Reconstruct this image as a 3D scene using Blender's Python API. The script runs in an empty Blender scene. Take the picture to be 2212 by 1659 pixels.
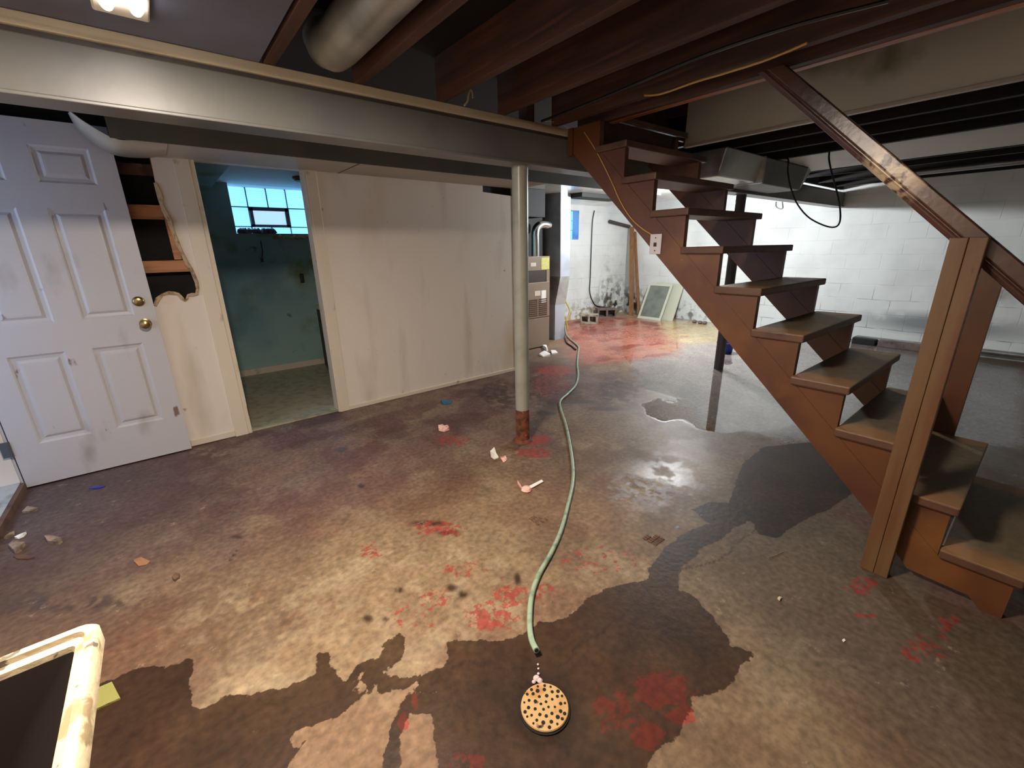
import bpy, bmesh, math, random
import numpy as np
from mathutils import Vector, Matrix
random.seed(7)
S = bpy.context.scene
COL = S.collection
# ---------------------------------------------------------------- camera, world, exposure
F = 925.4919808                      # focal length in pixels of the 2212x1659 frame
RM = np.array([[0.7788559987, -0.6269521314, -0.0177301478],
               [-0.2018410918, -0.2237798575, -0.9535107493],
               [0.5938379466, 0.7462262393, -0.3008369871]])
EYE = np.array([0.0, 0.0, 1.42])
cam = bpy.data.cameras.new('camera'); cam.sensor_width = 36; cam.lens = F / 2212 * 36; cam.clip_start = .02
cam.shift_x = 0; cam.shift_y = 0
co = bpy.data.objects.new('camera', cam); COL.objects.link(co)
co.matrix_world = Matrix(((RM[0][0], -RM[1][0], -RM[2][0], 0), (RM[0][1], -RM[1][1], -RM[2][1], 0),
                          (RM[0][2], -RM[1][2], -RM[2][2], 1.42), (0, 0, 0, 1)))
S.camera = co
S.view_settings.view_transform = 'Standard'; S.view_settings.look = 'None'
S.view_settings.exposure = 0.0; S.view_settings.gamma = 1
w = bpy.data.worlds.new('sky'); S.world = w; w.use_nodes = True
w.node_tree.nodes['Background'].inputs[0].default_value = (.45, .62, 1, 1)
w.node_tree.nodes['Background'].inputs[1].default_value = 1.0
LAMP_POWER = 96; FAR_POWER = 260; DAY_POWER = 13; WINDOW_EMIT = 1.5

def light(name, kind, loc, power, color, size=None, sizey=None, rot=None):
    l = bpy.data.lights.new(name, kind); l.energy = power; l.color = color
    if kind == 'AREA':
        l.shape = 'RECTANGLE'; l.size = size; l.size_y = sizey
    elif size is not None: l.shadow_soft_size = size
    o = bpy.data.objects.new(name, l); COL.objects.link(o); o.location = loc
    if rot: o.rotation_euler = rot
    return o
# daylight of the open outside door (on the left) falling in through the door opening
light('daylight_door', 'AREA', (-1.75, 3.45, 1.35), DAY_POWER, (.55, .72, 1), .85, 1.9, (0, math.radians(-90), 0))
# area lamp added to brighten the bathroom, standing for sky above its window
light('bathroom_sky_fill', 'AREA', (1.25, 7.6, 3.3), 800, (.62, .80, 1), 1.6, 1.2, (math.radians(-45), 0, 0))
# the two ceiling lamps' bulbs
light('lamp_light', 'AREA', (.085, 1.15, 2.14), LAMP_POWER, (1, .86, .72), .12, .3, (0, 0, 0))
light('far_lamp_light', 'POINT', (5.8, 3.35, 2.02), FAR_POWER, (.93, .97, 1), .05)

# ---------------------------------------------------------------- helpers
def ray(px, py): return RM.T @ np.array([px - 1106, py - 829.5, F])
def on(px, py, ax, v):
    d = ray(px, py); t = (v - EYE[ax]) / d[ax]; return EYE + t * d
def fl(px, py): return on(px, py, 2, 0.0)
def aX(px, py, v): return on(px, py, 0, v)
def aY(px, py, v): return on(px, py, 1, v)
def aZ(px, py, v): return on(px, py, 2, v)

def lin(c):
    return tuple(((x / 12.92) if x <= .04045 else ((x + .055) / 1.055) ** 2.4) for x in c)
def rgb(r, g, b): return lin((r / 255, g / 255, b / 255))

class NT:
    def __init__(s, m): s.t = m.node_tree; s.n = s.t.nodes; s.l = s.t.links
    def add(s, typ, **kw):
        n = s.n.new(typ)
        for k, v in kw.items(): setattr(n, k, v)
        return n
    def link(s, a, b): s.l.new(a, b)

def mat(name, base, rough=.6, metal=0, spec=.5, var=(), bump=None, coord='Object', stretch=(1, 1, 1), emit=None, trans=0, coat=0, patch=None):
    """var: list of (colour, noise scale, low, high[, stretch]) patches laid over the base colour"""
    m = bpy.data.materials.new(name); m.use_nodes = True; N = NT(m)
    b = N.n['Principled BSDF']
    b.inputs['Roughness'].default_value = rough; b.inputs['Metallic'].default_value = metal
    b.inputs['Specular IOR Level'].default_value = spec
    b.inputs['Transmission Weight'].default_value = trans; b.inputs['Coat Weight'].default_value = coat
    tc = N.add('ShaderNodeTexCoord'); mp = N.add('ShaderNodeMapping'); mp.inputs['Scale'].default_value = stretch
    N.link(tc.outputs[coord], mp.inputs['Vector'])
    col = None
    rg = N.add('ShaderNodeRGB'); rg.outputs[0].default_value = (*base, 1); col = rg.outputs[0]
    for i, v in enumerate(var):
        c, sc, lo, hi = v[:4]
        vec = mp.outputs[0]
        mm = N.add('ShaderNodeMapping'); mm.inputs['Location'].default_value = (i * 3.7, i * 1.3, i * 5.1)
        mm.inputs['Scale'].default_value = v[4] if len(v) > 4 else (1, 1, 1)
        N.link(vec, mm.inputs['Vector'])
        no = N.add('ShaderNodeTexNoise'); no.inputs['Scale'].default_value = sc; no.inputs['Detail'].default_value = 6
        N.link(mm.outputs[0], no.inputs['Vector'])
        mr = N.add('ShaderNodeMapRange'); mr.inputs['From Min'].default_value = lo; mr.inputs['From Max'].default_value = hi
        N.link(no.outputs['Fac'], mr.inputs['Value'])
        mx = N.add('ShaderNodeMix', data_type='RGBA'); N.link(mr.outputs[0], mx.inputs['Factor'])
        N.link(col, mx.inputs['A']); mx.inputs['B'].default_value = (*c, 1); col = mx.outputs['Result']
    if patch:                            # one place of another colour, with noisy edges
        ge = N.add('ShaderNodeNewGeometry'); di = N.add('ShaderNodeVectorMath', operation='DISTANCE'); N.link(ge.outputs['Position'], di.inputs[0]); di.inputs[1].default_value = patch[0]
        f1 = N.add('ShaderNodeMapRange'); f1.inputs['From Min'].default_value = patch[1]; f1.inputs['From Max'].default_value = patch[1] * .4; N.link(di.outputs['Value'], f1.inputs['Value'])
        no = N.add('ShaderNodeTexNoise'); no.inputs['Scale'].default_value = patch[3]; N.link(ge.outputs['Position'], no.inputs['Vector'])
        f2 = N.add('ShaderNodeMapRange'); f2.inputs['From Min'].default_value = patch[4]; f2.inputs['From Max'].default_value = patch[5]; N.link(no.outputs['Fac'], f2.inputs['Value'])
        fm = N.add('ShaderNodeMath', operation='MULTIPLY'); N.link(f1.outputs[0], fm.inputs[0]); N.link(f2.outputs[0], fm.inputs[1])
        mx = N.add('ShaderNodeMix', data_type='RGBA'); N.link(fm.outputs[0], mx.inputs['Factor']); N.link(col, mx.inputs['A']); mx.inputs['B'].default_value = (*patch[2], 1); col = mx.outputs['Result']
    N.link(col, b.inputs['Base Color'])
    if bump:
        no = N.add('ShaderNodeTexNoise'); no.inputs['Scale'].default_value = bump[0]; no.inputs['Detail'].default_value = 5
        N.link(mp.outputs[0], no.inputs['Vector'])
        bp = N.add('ShaderNodeBump'); bp.inputs['Strength'].default_value = bump[1]; bp.inputs['Distance'].default_value = .01
        N.link(no.outputs['Fac'], bp.inputs['Height']); N.link(bp.outputs[0], b.inputs['Normal'])
    if emit:
        b.inputs['Emission Color'].default_value = (*emit[0], 1); b.inputs['Emission Strength'].default_value = emit[1]
    return m

class G:
    """collects shapes for one mesh object, in world coordinates"""
    def __init__(s): s.b = bmesh.new()
    def face(s, pts):
        return s.b.faces.new([s.b.verts.new(Vector([float(c) for c in p])) for p in pts])
    def hexa(s, p):                      # 8 points: bottom ring, top ring
        v = [s.b.verts.new(Vector([float(c) for c in q])) for q in p]
        for f in ((3, 2, 1, 0), (4, 5, 6, 7), (0, 1, 5, 4), (1, 2, 6, 5), (2, 3, 7, 6), (3, 0, 4, 7)):
            s.b.faces.new([v[i] for i in f])
        return s
    def box(s, x0, x1, y0, y1, z0, z1):
        return s.hexa([(x0, y0, z0), (x1, y0, z0), (x1, y1, z0), (x0, y1, z0), (x0, y0, z1), (x1, y0, z1), (x1, y1, z1), (x0, y1, z1)])
    def prism(s, pts, ax, a0, a1):
        """2D outline in the other two axes (in order), extruded along axis ax from a0 to a1"""
        def mk(p, a):
            q = list(p); q.insert(ax, a); return Vector([float(c) for c in q])
        A = [s.b.verts.new(mk(p, a0)) for p in pts]; B = [s.b.verts.new(mk(p, a1)) for p in pts]
        s.b.faces.new(A); s.b.faces.new(B[::-1])
        n = len(pts)
        for i in range(n): s.b.faces.new([A[i], B[i], B[(i + 1) % n], A[(i + 1) % n]])
        return s
    def tube(s, pts, r, n=12, cap=True, rs=None):
        P = [Vector([float(c) for c in p]) for p in pts]; rings = []
        up = None
        for i, p in enumerate(P):
            d = (P[min(i + 1, len(P) - 1)] - P[max(i - 1, 0)]).normalized()
            if up is None:
                up = Vector((0, 0, 1)) if abs(d.z) < .9 else Vector((1, 0, 0))
            a = d.cross(up).normalized(); u = a.cross(d).normalized(); up = u
            rr = rs[i] if rs else r
            rings.append([s.b.verts.new(p + (a * math.cos(t) + u * math.sin(t)) * rr) for t in [2 * math.pi * k / n for k in range(n)]])
        for A, B in zip(rings, rings[1:]):
            for k in range(n): s.b.faces.new([A[k], A[(k + 1) % n], B[(k + 1) % n], B[k]])
        if cap: s.b.faces.new(rings[0][::-1]); s.b.faces.new(rings[-1])
        return s
    def lathe(s, c, prof, n=24, axis=(0, 0, 1)):
        """profile (r, h) turned round an axis through c"""
        q = Vector((0, 0, 1)).rotation_difference(Vector(axis)); rings = []
        for r, h in prof:
            rings.append([s.b.verts.new(Vector(c) + q @ Vector((r * math.cos(2 * math.pi * k / n), r * math.sin(2 * math.pi * k / n), h))) for k in range(n)])
        for A, B in zip(rings, rings[1:]):
            for k in range(n): s.b.faces.new([A[k], A[(k + 1) % n], B[(k + 1) % n], B[k]])
        s.b.faces.new(rings[0][::-1]); s.b.faces.new(rings[-1])
        return s

BASE = {}
def obj(name, g, m, parent=None, bevel=0, smooth=False, label=None, base=None, nrm=True):
    if nrm: bmesh.ops.recalc_face_normals(g.b, faces=g.b.faces[:])
    if parent is not None: o0 = BASE[parent.name]
    elif base is not None: o0 = Vector(base)
    else:
        vs = [v.co for v in g.b.verts]
        o0 = Vector(((min(v.x for v in vs) + max(v.x for v in vs)) / 2, (min(v.y for v in vs) + max(v.y for v in vs)) / 2, min(v.z for v in vs)))
    for v in g.b.verts: v.co -= o0
    me = bpy.data.meshes.new(name); g.b.to_mesh(me); g.b.free()
    me.materials.append(m)
    if smooth:
        for p in me.polygons: p.use_smooth = True
        try: me.set_sharp_from_angle(angle=math.radians(40))
        except Exception: pass
    o = bpy.data.objects.new(name, me); COL.objects.link(o)
    if parent is not None: o.parent = parent
    else: o.location = o0
    BASE[o.name] = o0.copy()
    if bevel:
        md = o.modifiers.new('bevel', 'BEVEL'); md.width = bevel; md.segments = 2; md.limit_method = 'ANGLE'
    if label: o['label'] = label
    return o
def tag(o, label, cat, group=None):
    o['label'] = label; o['category'] = cat
    if group: o['group'] = group
    return o
def struct(o, label=None):
    o['kind'] = 'structure'
    if label: o['label'] = label
    return o
def thing(name, loc, label, cat, group=None):
    o = bpy.data.objects.new(name, None); COL.objects.link(o); o.location = loc; o.empty_display_size = .05
    BASE[o.name] = Vector([float(c) for c in loc]); return tag(o, label, cat, group)
def copy_tree(o, parent=None):
    c = o.copy(); COL.objects.link(c); BASE[c.name] = BASE[o.name].copy()
    if parent is not None: c.parent = parent
    for ch in [x for x in bpy.data.objects if x.parent == o]: copy_tree(ch, c)
    return c

# ---------------------------------------------------------------- materials
K = {}
K['drywall'] = mat('painted_drywall', rgb(216, 206, 194), .55, spec=.4, bump=(9, .12),
    var=((rgb(196, 178, 146), 1.6, .56, .8, (1, 1, .5)), (rgb(184, 172, 158), 2.4, .55, .8, (1.6, 1, .35)), (rgb(150, 125, 95), 14, .7, .8)))
K['trim'] = mat('cream_trim_paint', rgb(208, 196, 176), .45, var=((rgb(150, 130, 100), 9, .62, .78),), bump=(20, .1))
K['door'] = mat('white_door_paint', rgb(184, 180, 180), .35, spec=.5, var=((rgb(140, 130, 122), 5, .6, .85, (1, 1, .4)), (rgb(120, 100, 88), 16, .68, .74, (1, 1, .4))), bump=(60, .05))
K['brass'] = mat('worn_brass', rgb(150, 132, 92), .28, metal=1)
K['beam'] = mat('grey_beam_paint', rgb(112, 112, 108), .38, spec=.5, bump=(6, .15),
    var=((rgb(98, 98, 102), 1.3, .48, .66), (rgb(86, 92, 90), 2.6, .6, .75)))
K['beamwood'] = mat('bare_pale_plank', rgb(206, 194, 172), .6, var=((rgb(140, 115, 85), 4, .5, .75, (.3, 3, 6)),), bump=(30, .2))
K['joist'] = mat('dark_joist_wood', rgb(84, 53, 40), .65, var=((rgb(54, 34, 28), 3, .4, .65, (6, .4, 6)), (rgb(120, 76, 52), 5, .6, .8, (5, .3, 5))), bump=(20, .25))
K['blackjoist'] = mat('black_joist_wood', rgb(22, 18, 17), .85, var=((rgb(34, 26, 23), 5, .5, .7, (6, .4, 6)),))  # near-black copy of the joist wood
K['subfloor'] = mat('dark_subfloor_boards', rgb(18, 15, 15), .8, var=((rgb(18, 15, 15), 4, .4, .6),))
K['slate'] = mat('slate_haze_board', rgb(112, 118, 142), .6, var=((rgb(90, 90, 104), 1.5, .45, .7),), bump=(5, .2))  # slate tone takes in the bluish haze round the lamp
K['header'] = mat('brown_header_board', rgb(176, 108, 58), .5, var=((rgb(70, 38, 22), 4, .45, .7, (5, .4, 5)),), bump=(20, .2))
K['stair'] = mat('red_brown_stair_paint', rgb(98, 60, 34), .38, spec=.5, bump=(14, .15),
    var=((rgb(74, 42, 32), 2.2, .45, .66), (rgb(118, 76, 38), 3, .54, .7), (rgb(150, 112, 92), 30, .72, .8)))
K['tread'] = mat('worn_tread_paint', rgb(98, 70, 52), .5, bump=(25, .2),
    var=((rgb(92, 84, 66), 3, .38, .62, (1, 1, 1)), (rgb(54, 46, 38), 5, .52, .68, (.6, 5, 1)), (rgb(150, 122, 90), 6, .64, .78)))
def tread_mat():
    m = mat('worn_stair_tread', rgb(92, 62, 46), .5, bump=(25, .2), var=((rgb(66, 44, 34), 5, .5, .7),)); N = NT(m); b = N.n['Principled BSDF']
    old = b.inputs['Base Color'].links[0].from_socket
    ge = N.add('ShaderNodeNewGeometry'); sp = N.add('ShaderNodeSeparateXYZ'); N.link(ge.outputs['Position'], sp.inputs[0]); sn = N.add('ShaderNodeSeparateXYZ'); N.link(ge.outputs['Normal'], sn.inputs[0])
    no = N.add('ShaderNodeTexNoise'); no.inputs['Scale'].default_value = 14; no.inputs['Detail'].default_value = 6; N.link(ge.outputs['Position'], no.inputs['Vector'])
    # the middle of every tread carries the grime of an old mat, its ends are bare wood
    a = N.add('ShaderNodeMath', operation='MULTIPLY_ADD'); N.link(no.outputs['Fac'], a.inputs[0]); a.inputs[1].default_value = .10; N.link(sp.outputs[0], a.inputs[2])
    f = N.add('ShaderNodeMapRange'); f.inputs['From Min'].default_value = 2.44; f.inputs['From Max'].default_value = 2.50; N.link(a.outputs[0], f.inputs['Value'])
    f2 = N.add('ShaderNodeMapRange'); f2.inputs['From Min'].default_value = 3.16; f2.inputs['From Max'].default_value = 3.20; f2.inputs['To Min'].default_value = 1; f2.inputs['To Max'].default_value = 0; N.link(a.outputs[0], f2.inputs['Value'])
    fm = N.add('ShaderNodeMath', operation='MULTIPLY'); N.link(f.outputs[0], fm.inputs[0]); N.link(f2.outputs[0], fm.inputs[1])
    n2 = N.add('ShaderNodeTexNoise'); n2.inputs['Scale'].default_value = 30; N.link(ge.outputs['Position'], n2.inputs['Vector'])
    g1 = N.add('ShaderNodeMix', data_type='RGBA'); g1.inputs['A'].default_value = (*rgb(128, 114, 90), 1); g1.inputs['B'].default_value = (*rgb(92, 80, 64), 1); N.link(n2.outputs['Fac'], g1.inputs['Factor'])
    g2 = N.add('ShaderNodeMix', data_type='RGBA'); g2.inputs['A'].default_value = (*rgb(170, 132, 92), 1); g2.inputs['B'].default_value = (*rgb(128, 92, 62), 1); N.link(no.outputs['Fac'], g2.inputs['Factor'])
    g3 = N.add('ShaderNodeMix', data_type='RGBA'); N.link(fm.outputs[0], g3.inputs['Factor']); N.link(g2.outputs['Result'], g3.inputs['A']); N.link(g1.outputs['Result'], g3.inputs['B'])
    top = N.add('ShaderNodeMath', operation='GREATER_THAN'); N.link(sn.outputs[2], top.inputs[0]); top.inputs[1].default_value = .6
    g4 = N.add('ShaderNodeMix', data_type='RGBA'); N.link(top.outputs[0], g4.inputs['Factor']); N.link(old, g4.inputs['A']); N.link(g3.outputs['Result'], g4.inputs['B'])
    N.link(g4.outputs['Result'], b.inputs['Base Color']); return m
K['tread'] = tread_mat()
K['newel'] = mat('bare_brown_post', rgb(108, 80, 52), .5, bump=(14, .2),
    var=((rgb(98, 62, 38), 3, .45, .7, (6, 6, .5)), (rgb(70, 42, 26), 9, .66, .78, (5, 5, 1))))
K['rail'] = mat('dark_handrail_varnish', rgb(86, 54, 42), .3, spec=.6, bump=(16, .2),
    var=((rgb(48, 28, 25), 3, .45, .65),), patch=((2.29, .50, 1.68), .15, rgb(206, 182, 150), 30, .4, .52))  # patch: worn paint and its highlight put into the colour
K['riser'] = mat('dark_riser_board', rgb(58, 34, 26), .6, var=((rgb(36, 24, 20), 5, .45, .65),))
K['galv'] = mat('galvanized_sheet_metal', rgb(168, 170, 168), .42, metal=.75, bump=(4, .15), var=((rgb(140, 142, 140), 3, .45, .7),))
K['galvpaint'] = mat('dull_duct_metal', rgb(186, 184, 176), .35, metal=.55, bump=(4, .1), var=((rgb(108, 106, 102), 2.5, .45, .7),))
K['chrome'] = mat('bright_flue_metal', rgb(205, 205, 205), .2, metal=1, bump=(12, .1))
K['post'] = mat('grey_post_paint', rgb(150, 150, 140), .32, spec=.5, var=((rgb(128, 126, 112), 5, .5, .75),))
K['rust'] = mat('rusty_post_steel', rgb(120, 66, 40), .8, var=((rgb(70, 40, 30), 18, .45, .6), (rgb(160, 140, 120), 26, .64, .72)), bump=(50, .5))
K['darkpost'] = mat('dark_post_paint', rgb(66, 62, 62), .5)
K['black'] = mat('black_void_fill', rgb(17, 17, 17), .9, var=((rgb(28, 28, 27), 8, .5, .7),))
K['blackmetal'] = mat('black_shade_and_board', rgb(22, 22, 22), .7)
K['lumber'] = mat('raw_lumber', rgb(178, 122, 80), .6, var=((rgb(140, 90, 56), 6, .45, .7, (1, 5, 8)),), bump=(20, .2))
K['gypsum'] = mat('broken_gypsum', rgb(186, 160, 128), .9, var=((rgb(140, 115, 88), 30, .5, .65),), bump=(60, .6))
K['curl'] = mat('peeling_vinyl', rgb(190, 190, 186), .4)
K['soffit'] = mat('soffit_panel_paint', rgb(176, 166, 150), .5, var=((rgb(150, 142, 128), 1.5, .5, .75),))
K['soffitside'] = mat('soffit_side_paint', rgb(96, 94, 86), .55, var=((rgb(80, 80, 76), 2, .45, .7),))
K['gloss'] = mat('glossy_white_panel', rgb(212, 212, 206), .16, spec=.6, var=((rgb(180, 178, 170), 2, .5, .7),), bump=(3, .1))
K['teal'] = mat('teal_wall_paint', rgb(146, 180, 178), .6, bump=(8, .1),
    var=((rgb(112, 128, 76), 2.1, .54, .66), (rgb(100, 150, 166), 1.2, .45, .7), (rgb(58, 70, 50), 5, .66, .74)))
K['vinyl'] = mat('beige_vinyl_floor', rgb(168, 160, 132), .4, var=((rgb(140, 134, 112), 14, .45, .65),))
K['whiteceil'] = mat('textured_white_ceiling', rgb(214, 220, 226), .7, bump=(30, .8))
K['furn'] = mat('taupe_furnace_enamel', rgb(136, 118, 100), .45, bump=(40, .03))
K['furnd'] = mat('brown_furnace_grille', rgb(92, 72, 58), .6)
K['yellow'] = mat('yellow_sticker', rgb(206, 200, 110), .6, var=((rgb(120, 115, 70), 60, .58, .62, (1, 1, 4)),))
K['label'] = mat('pale_label', rgb(205, 195, 175), .6)
K['plate'] = mat('white_wall_plate', rgb(206, 202, 204), .35)
K['jackdark'] = mat('dark_jack_socket', rgb(70, 50, 40), .6)
K['hose'] = mat('green_garden_hose', rgb(148, 168, 142), .4, var=((rgb(110, 132, 110), 20, .5, .7),))
K['hosedark'] = mat('hose_bore', rgb(16, 14, 12), .9)
K['drain'] = mat('tan_drain_cover', rgb(182, 148, 98), .5, var=((rgb(170, 120, 66), 18, .55, .7), (rgb(70, 42, 24), 30, .66, .72)), bump=(40, .3))
K['tub'] = mat('cream_tub_plastic', rgb(206, 188, 154), .45, bump=(30, .3),
    var=((rgb(150, 132, 100), 16, .56, .62, (1, 1, 1)), (rgb(104, 92, 76), 34, .62, .66)))
K['tubin'] = mat('dark_tub_inside', rgb(24, 17, 15), .95, spec=.1, var=((rgb(24, 16, 14), 6, .4, .6),))  # near-black inside of the tub
K['sponge'] = mat('olive_scrub_pad', rgb(146, 146, 82), .9, bump=(80, .5))
K['cord_white'] = mat('pale_cord', rgb(206, 190, 160), .5)
K['cord_gold'] = mat('tan_phone_cable', rgb(200, 160, 90), .45)
K['cord_black'] = mat('black_cable', rgb(24, 24, 26), .4)
K['cord_yellow'] = mat('yellow_cable', rgb(212, 186, 70), .5)
K['paper'] = mat('white_scrap_paper', rgb(238, 234, 228), .8)
K['pink'] = mat('pink_stained_paper', rgb(236, 190, 176), .8, var=((rgb(210, 120, 110), 40, .5, .65),))
K['leaf'] = mat('dry_leaf', rgb(150, 130, 112), .8, var=((rgb(96, 76, 62), 20, .45, .65),))
K['leafo'] = mat('tan_chip', rgb(150, 108, 74), .8)
K['blue'] = mat('blue_plastic', rgb(30, 40, 150), .4)
K['bluet'] = mat('blue_rag', rgb(40, 92, 128), .7)
K['screenmesh'] = mat('grey_screen_mesh', rgb(118, 124, 114), .7, var=((rgb(98, 104, 96), 5, .45, .65),))
K['screenframe'] = mat('pale_screen_frame', rgb(196, 198, 178), .45)
K['cinder'] = mat('cinder_block_concrete', rgb(176, 168, 150), .9, var=((rgb(120, 106, 94), 9, .45, .65),), bump=(60, .5))
K['darkcinder'] = mat('dark_cinder_block_concrete', rgb(120, 104, 98), .9, var=((rgb(84, 70, 66), 9, .45, .65),), bump=(60, .5))
K['concrete'] = mat('grey_curb_concrete', rgb(158, 158, 154), .8, var=((rgb(120, 120, 116), 6, .45, .7),), bump=(30, .3))
K['sill'] = mat('painted_sill', rgb(170, 170, 164), .7, var=((rgb(120, 116, 108), 8, .5, .7),))
K['silld'] = mat('sill_brown_face', rgb(100, 72, 56), .8, var=((rgb(70, 50, 40), 8, .5, .7),))
K['wood_dark'] = mat('dark_vanity', rgb(52, 40, 34), .5)
K['foam'] = mat('pink_grey_foam', rgb(120, 92, 110), .9, bump=(30, .8), var=((rgb(80, 60, 74), 14, .45, .65),))
K['ventframe'] = mat('brown_vent_frame', rgb(92, 62, 66), .5)
K['hinge'] = mat('grey_hinge_steel', rgb(110, 110, 112), .4, metal=.8)
K['outside'] = mat('outdoor_white_siding', rgb(210, 215, 225), .7)
K['bulb'] = mat('lit_bulb', rgb(255, 250, 240), .4, emit=((1, .93, .84), 14))
K['bulbfar'] = mat('lit_bulb_cool', rgb(255, 255, 255), .4, emit=((.95, .98, 1), 14))
K['fixture'] = mat('white_lamp_base', rgb(225, 215, 200), .5)
K['glass'] = mat('lit_vent_pane', rgb(190, 220, 240), .2, emit=((.42, .66, .88), 1.1))

def block_wall(name, axes, tint, stains):
    """painted concrete block wall; axes picks the two object axes that run along and up"""
    m = bpy.data.materials.new(name); m.use_nodes = True; N = NT(m); b = N.n['Principled BSDF']
    b.inputs['Roughness'].default_value = .6
    ge = N.add('ShaderNodeNewGeometry'); sp = N.add('ShaderNodeSeparateXYZ'); N.link(ge.outputs['Position'], sp.inputs[0])
    cb = N.add('ShaderNodeCombineXYZ'); N.link(sp.outputs[axes[0]], cb.inputs[0]); N.link(sp.outputs[axes[1]], cb.inputs[1])
    nz = N.add('ShaderNodeTexNoise'); nz.inputs['Scale'].default_value = 3; N.link(cb.outputs[0], nz.inputs['Vector'])
    va = N.add('ShaderNodeVectorMath', operation='MULTIPLY_ADD'); va.inputs[1].default_value = (.03, .03, 0)
    N.link(nz.outputs['Color'], va.inputs[0]); N.link(cb.outputs[0], va.inputs[2])
    br = N.add('ShaderNodeTexBrick'); br.inputs['Scale'].default_value = 1
    br.inputs['Brick Width'].default_value = .42; br.inputs['Row Height'].default_value = .21
    br.inputs['Mortar Size'].default_value = .006; br.inputs['Mortar Smooth'].default_value = .5
    br.inputs['Color1'].default_value = (1, 1, 1, 1); br.inputs['Color2'].default_value = (.94, .94, .94, 1); br.inputs['Mortar'].default_value = (.0, .0, .0, 1)
    N.link(va.outputs[0], br.inputs['Vector'])
    n2 = N.add('ShaderNodeTexNoise'); n2.inputs['Scale'].default_value = 1.6; n2.inputs['Detail'].default_value = 8; N.link(cb.outputs[0], n2.inputs['Vector'])
    r2 = N.add('ShaderNodeMapRange'); r2.inputs['From Min'].default_value = .45; r2.inputs['From Max'].default_value = .72; N.link(n2.outputs['Fac'], r2.inputs['Value'])
    mx = N.add('ShaderNodeMix', data_type='RGBA'); mx.inputs['A'].default_value = (*tint, 1); mx.inputs['B'].default_value = (*[c * .82 for c in tint], 1)
    N.link(r2.outputs[0], mx.inputs['Factor'])
    # mortar lines show more towards the floor where the paint has peeled
    zz = N.add('ShaderNodeMapRange'); zz.inputs['From Min'].default_value = 1.1; zz.inputs['From Max'].default_value = .1
    zz.inputs['To Min'].default_value = .12; zz.inputs['To Max'].default_value = .75; N.link(sp.outputs[2], zz.inputs['Value'])
    n3 = N.add('ShaderNodeTexNoise'); n3.inputs['Scale'].default_value = 4; N.link(cb.outputs[0], n3.inputs['Vector'])
    r3 = N.add('ShaderNodeMapRange'); r3.inputs['From Min'].default_value = .45; r3.inputs['From Max'].default_value = .62; N.link(n3.outputs['Fac'], r3.inputs['Value'])
    mu = N.add('ShaderNodeMath', operation='MULTIPLY'); N.link(zz.outputs[0], mu.inputs[0]); N.link(r3.outputs[0], mu.inputs[1])
    mu2 = N.add('ShaderNodeMath', operation='MULTIPLY'); N.link(mu.outputs[0], mu2.inputs[0]); N.link(br.outputs['Fac'], mu2.inputs[1])
    m2 = N.add('ShaderNodeMix', data_type='RGBA'); N.link(mu2.outputs[0], m2.inputs['Factor']); N.link(mx.outputs['Result'], m2.inputs['A'])
    m2.inputs['B'].default_value = (.1, .095, .085, 1); col = m2.outputs['Result']
    for (u, v, ru, rv, c, lo, hi, sc) in stains:      # stains with a place and a shape of their own
        du = N.add('ShaderNodeMath', operation='SUBTRACT'); N.link(sp.outputs[axes[0]], du.inputs[0]); du.inputs[1].default_value = u
        dv = N.add('ShaderNodeMath', operation='SUBTRACT'); N.link(sp.outputs[axes[1]], dv.inputs[0]); dv.inputs[1].default_value = v
        c2 = N.add('ShaderNodeCombineXYZ'); 
        a = N.add('ShaderNodeMath', operation='DIVIDE'); N.link(du.outputs[0], a.inputs[0]); a.inputs[1].default_value = ru; N.link(a.outputs[0], c2.inputs[0])
        a = N.add('ShaderNodeMath', operation='DIVIDE'); N.link(dv.outputs[0], a.inputs[0]); a.inputs[1].default_value = rv; N.link(a.outputs[0], c2.inputs[1])
        le = N.add('ShaderNodeVectorMath', operation='LENGTH'); N.link(c2.outputs[0], le.inputs[0])
        fr = N.add('ShaderNodeMapRange'); fr.inputs['From Min'].default_value = 1; fr.inputs['From Max'].default_value = .3; N.link(le.outputs['Value'], fr.inputs['Value'])
        n4 = N.add('ShaderNodeTexNoise'); n4.inputs['Scale'].default_value = sc; n4.inputs['Detail'].default_value = 6; N.link(cb.outputs[0], n4.inputs['Vector'])
        ad = N.add('ShaderNodeMath', operation='MULTIPLY'); N.link(fr.outputs[0], ad.inputs[0])
        r4 = N.add('ShaderNodeMapRange'); r4.inputs['From Min'].default_value = lo; r4.inputs['From Max'].default_value = hi; N.link(n4.outputs['Fac'], r4.inputs['Value'])
        N.link(r4.outputs[0], ad.inputs[1])
        m3 = N.add('ShaderNodeMix', data_type='RGBA'); N.link(ad.outputs[0], m3.inputs['Factor']); N.link(col, m3.inputs['A']); m3.inputs['B'].default_value = (*c, 1)
        col = m3.outputs['Result']
    N.link(col, b.inputs['Base Color'])
    sb = N.add('ShaderNodeMath', operation='SUBTRACT'); sb.inputs[0].default_value = 1; N.link(br.outputs['Fac'], sb.inputs[1])
    bp = N.add('ShaderNodeBump'); bp.inputs['Strength'].default_value = .35; bp.inputs['Distance'].default_value = .01
    N.link(sb.outputs[0], bp.inputs['Height']); N.link(bp.outputs[0], b.inputs['Normal'])
    return m
WHITE = rgb(226, 230, 228)
K['blockA'] = block_wall('white_block_wall_left', (0, 2), WHITE,
    [(7.7, .15, .75, .75, rgb(40, 36, 32), .47, .56, 7), (7.2, .1, 1.6, .35, rgb(150, 138, 110), .45, .6, 9), (7.7, .7, .5, .9, rgb(150, 150, 140), .5, .7, 5)])
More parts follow.
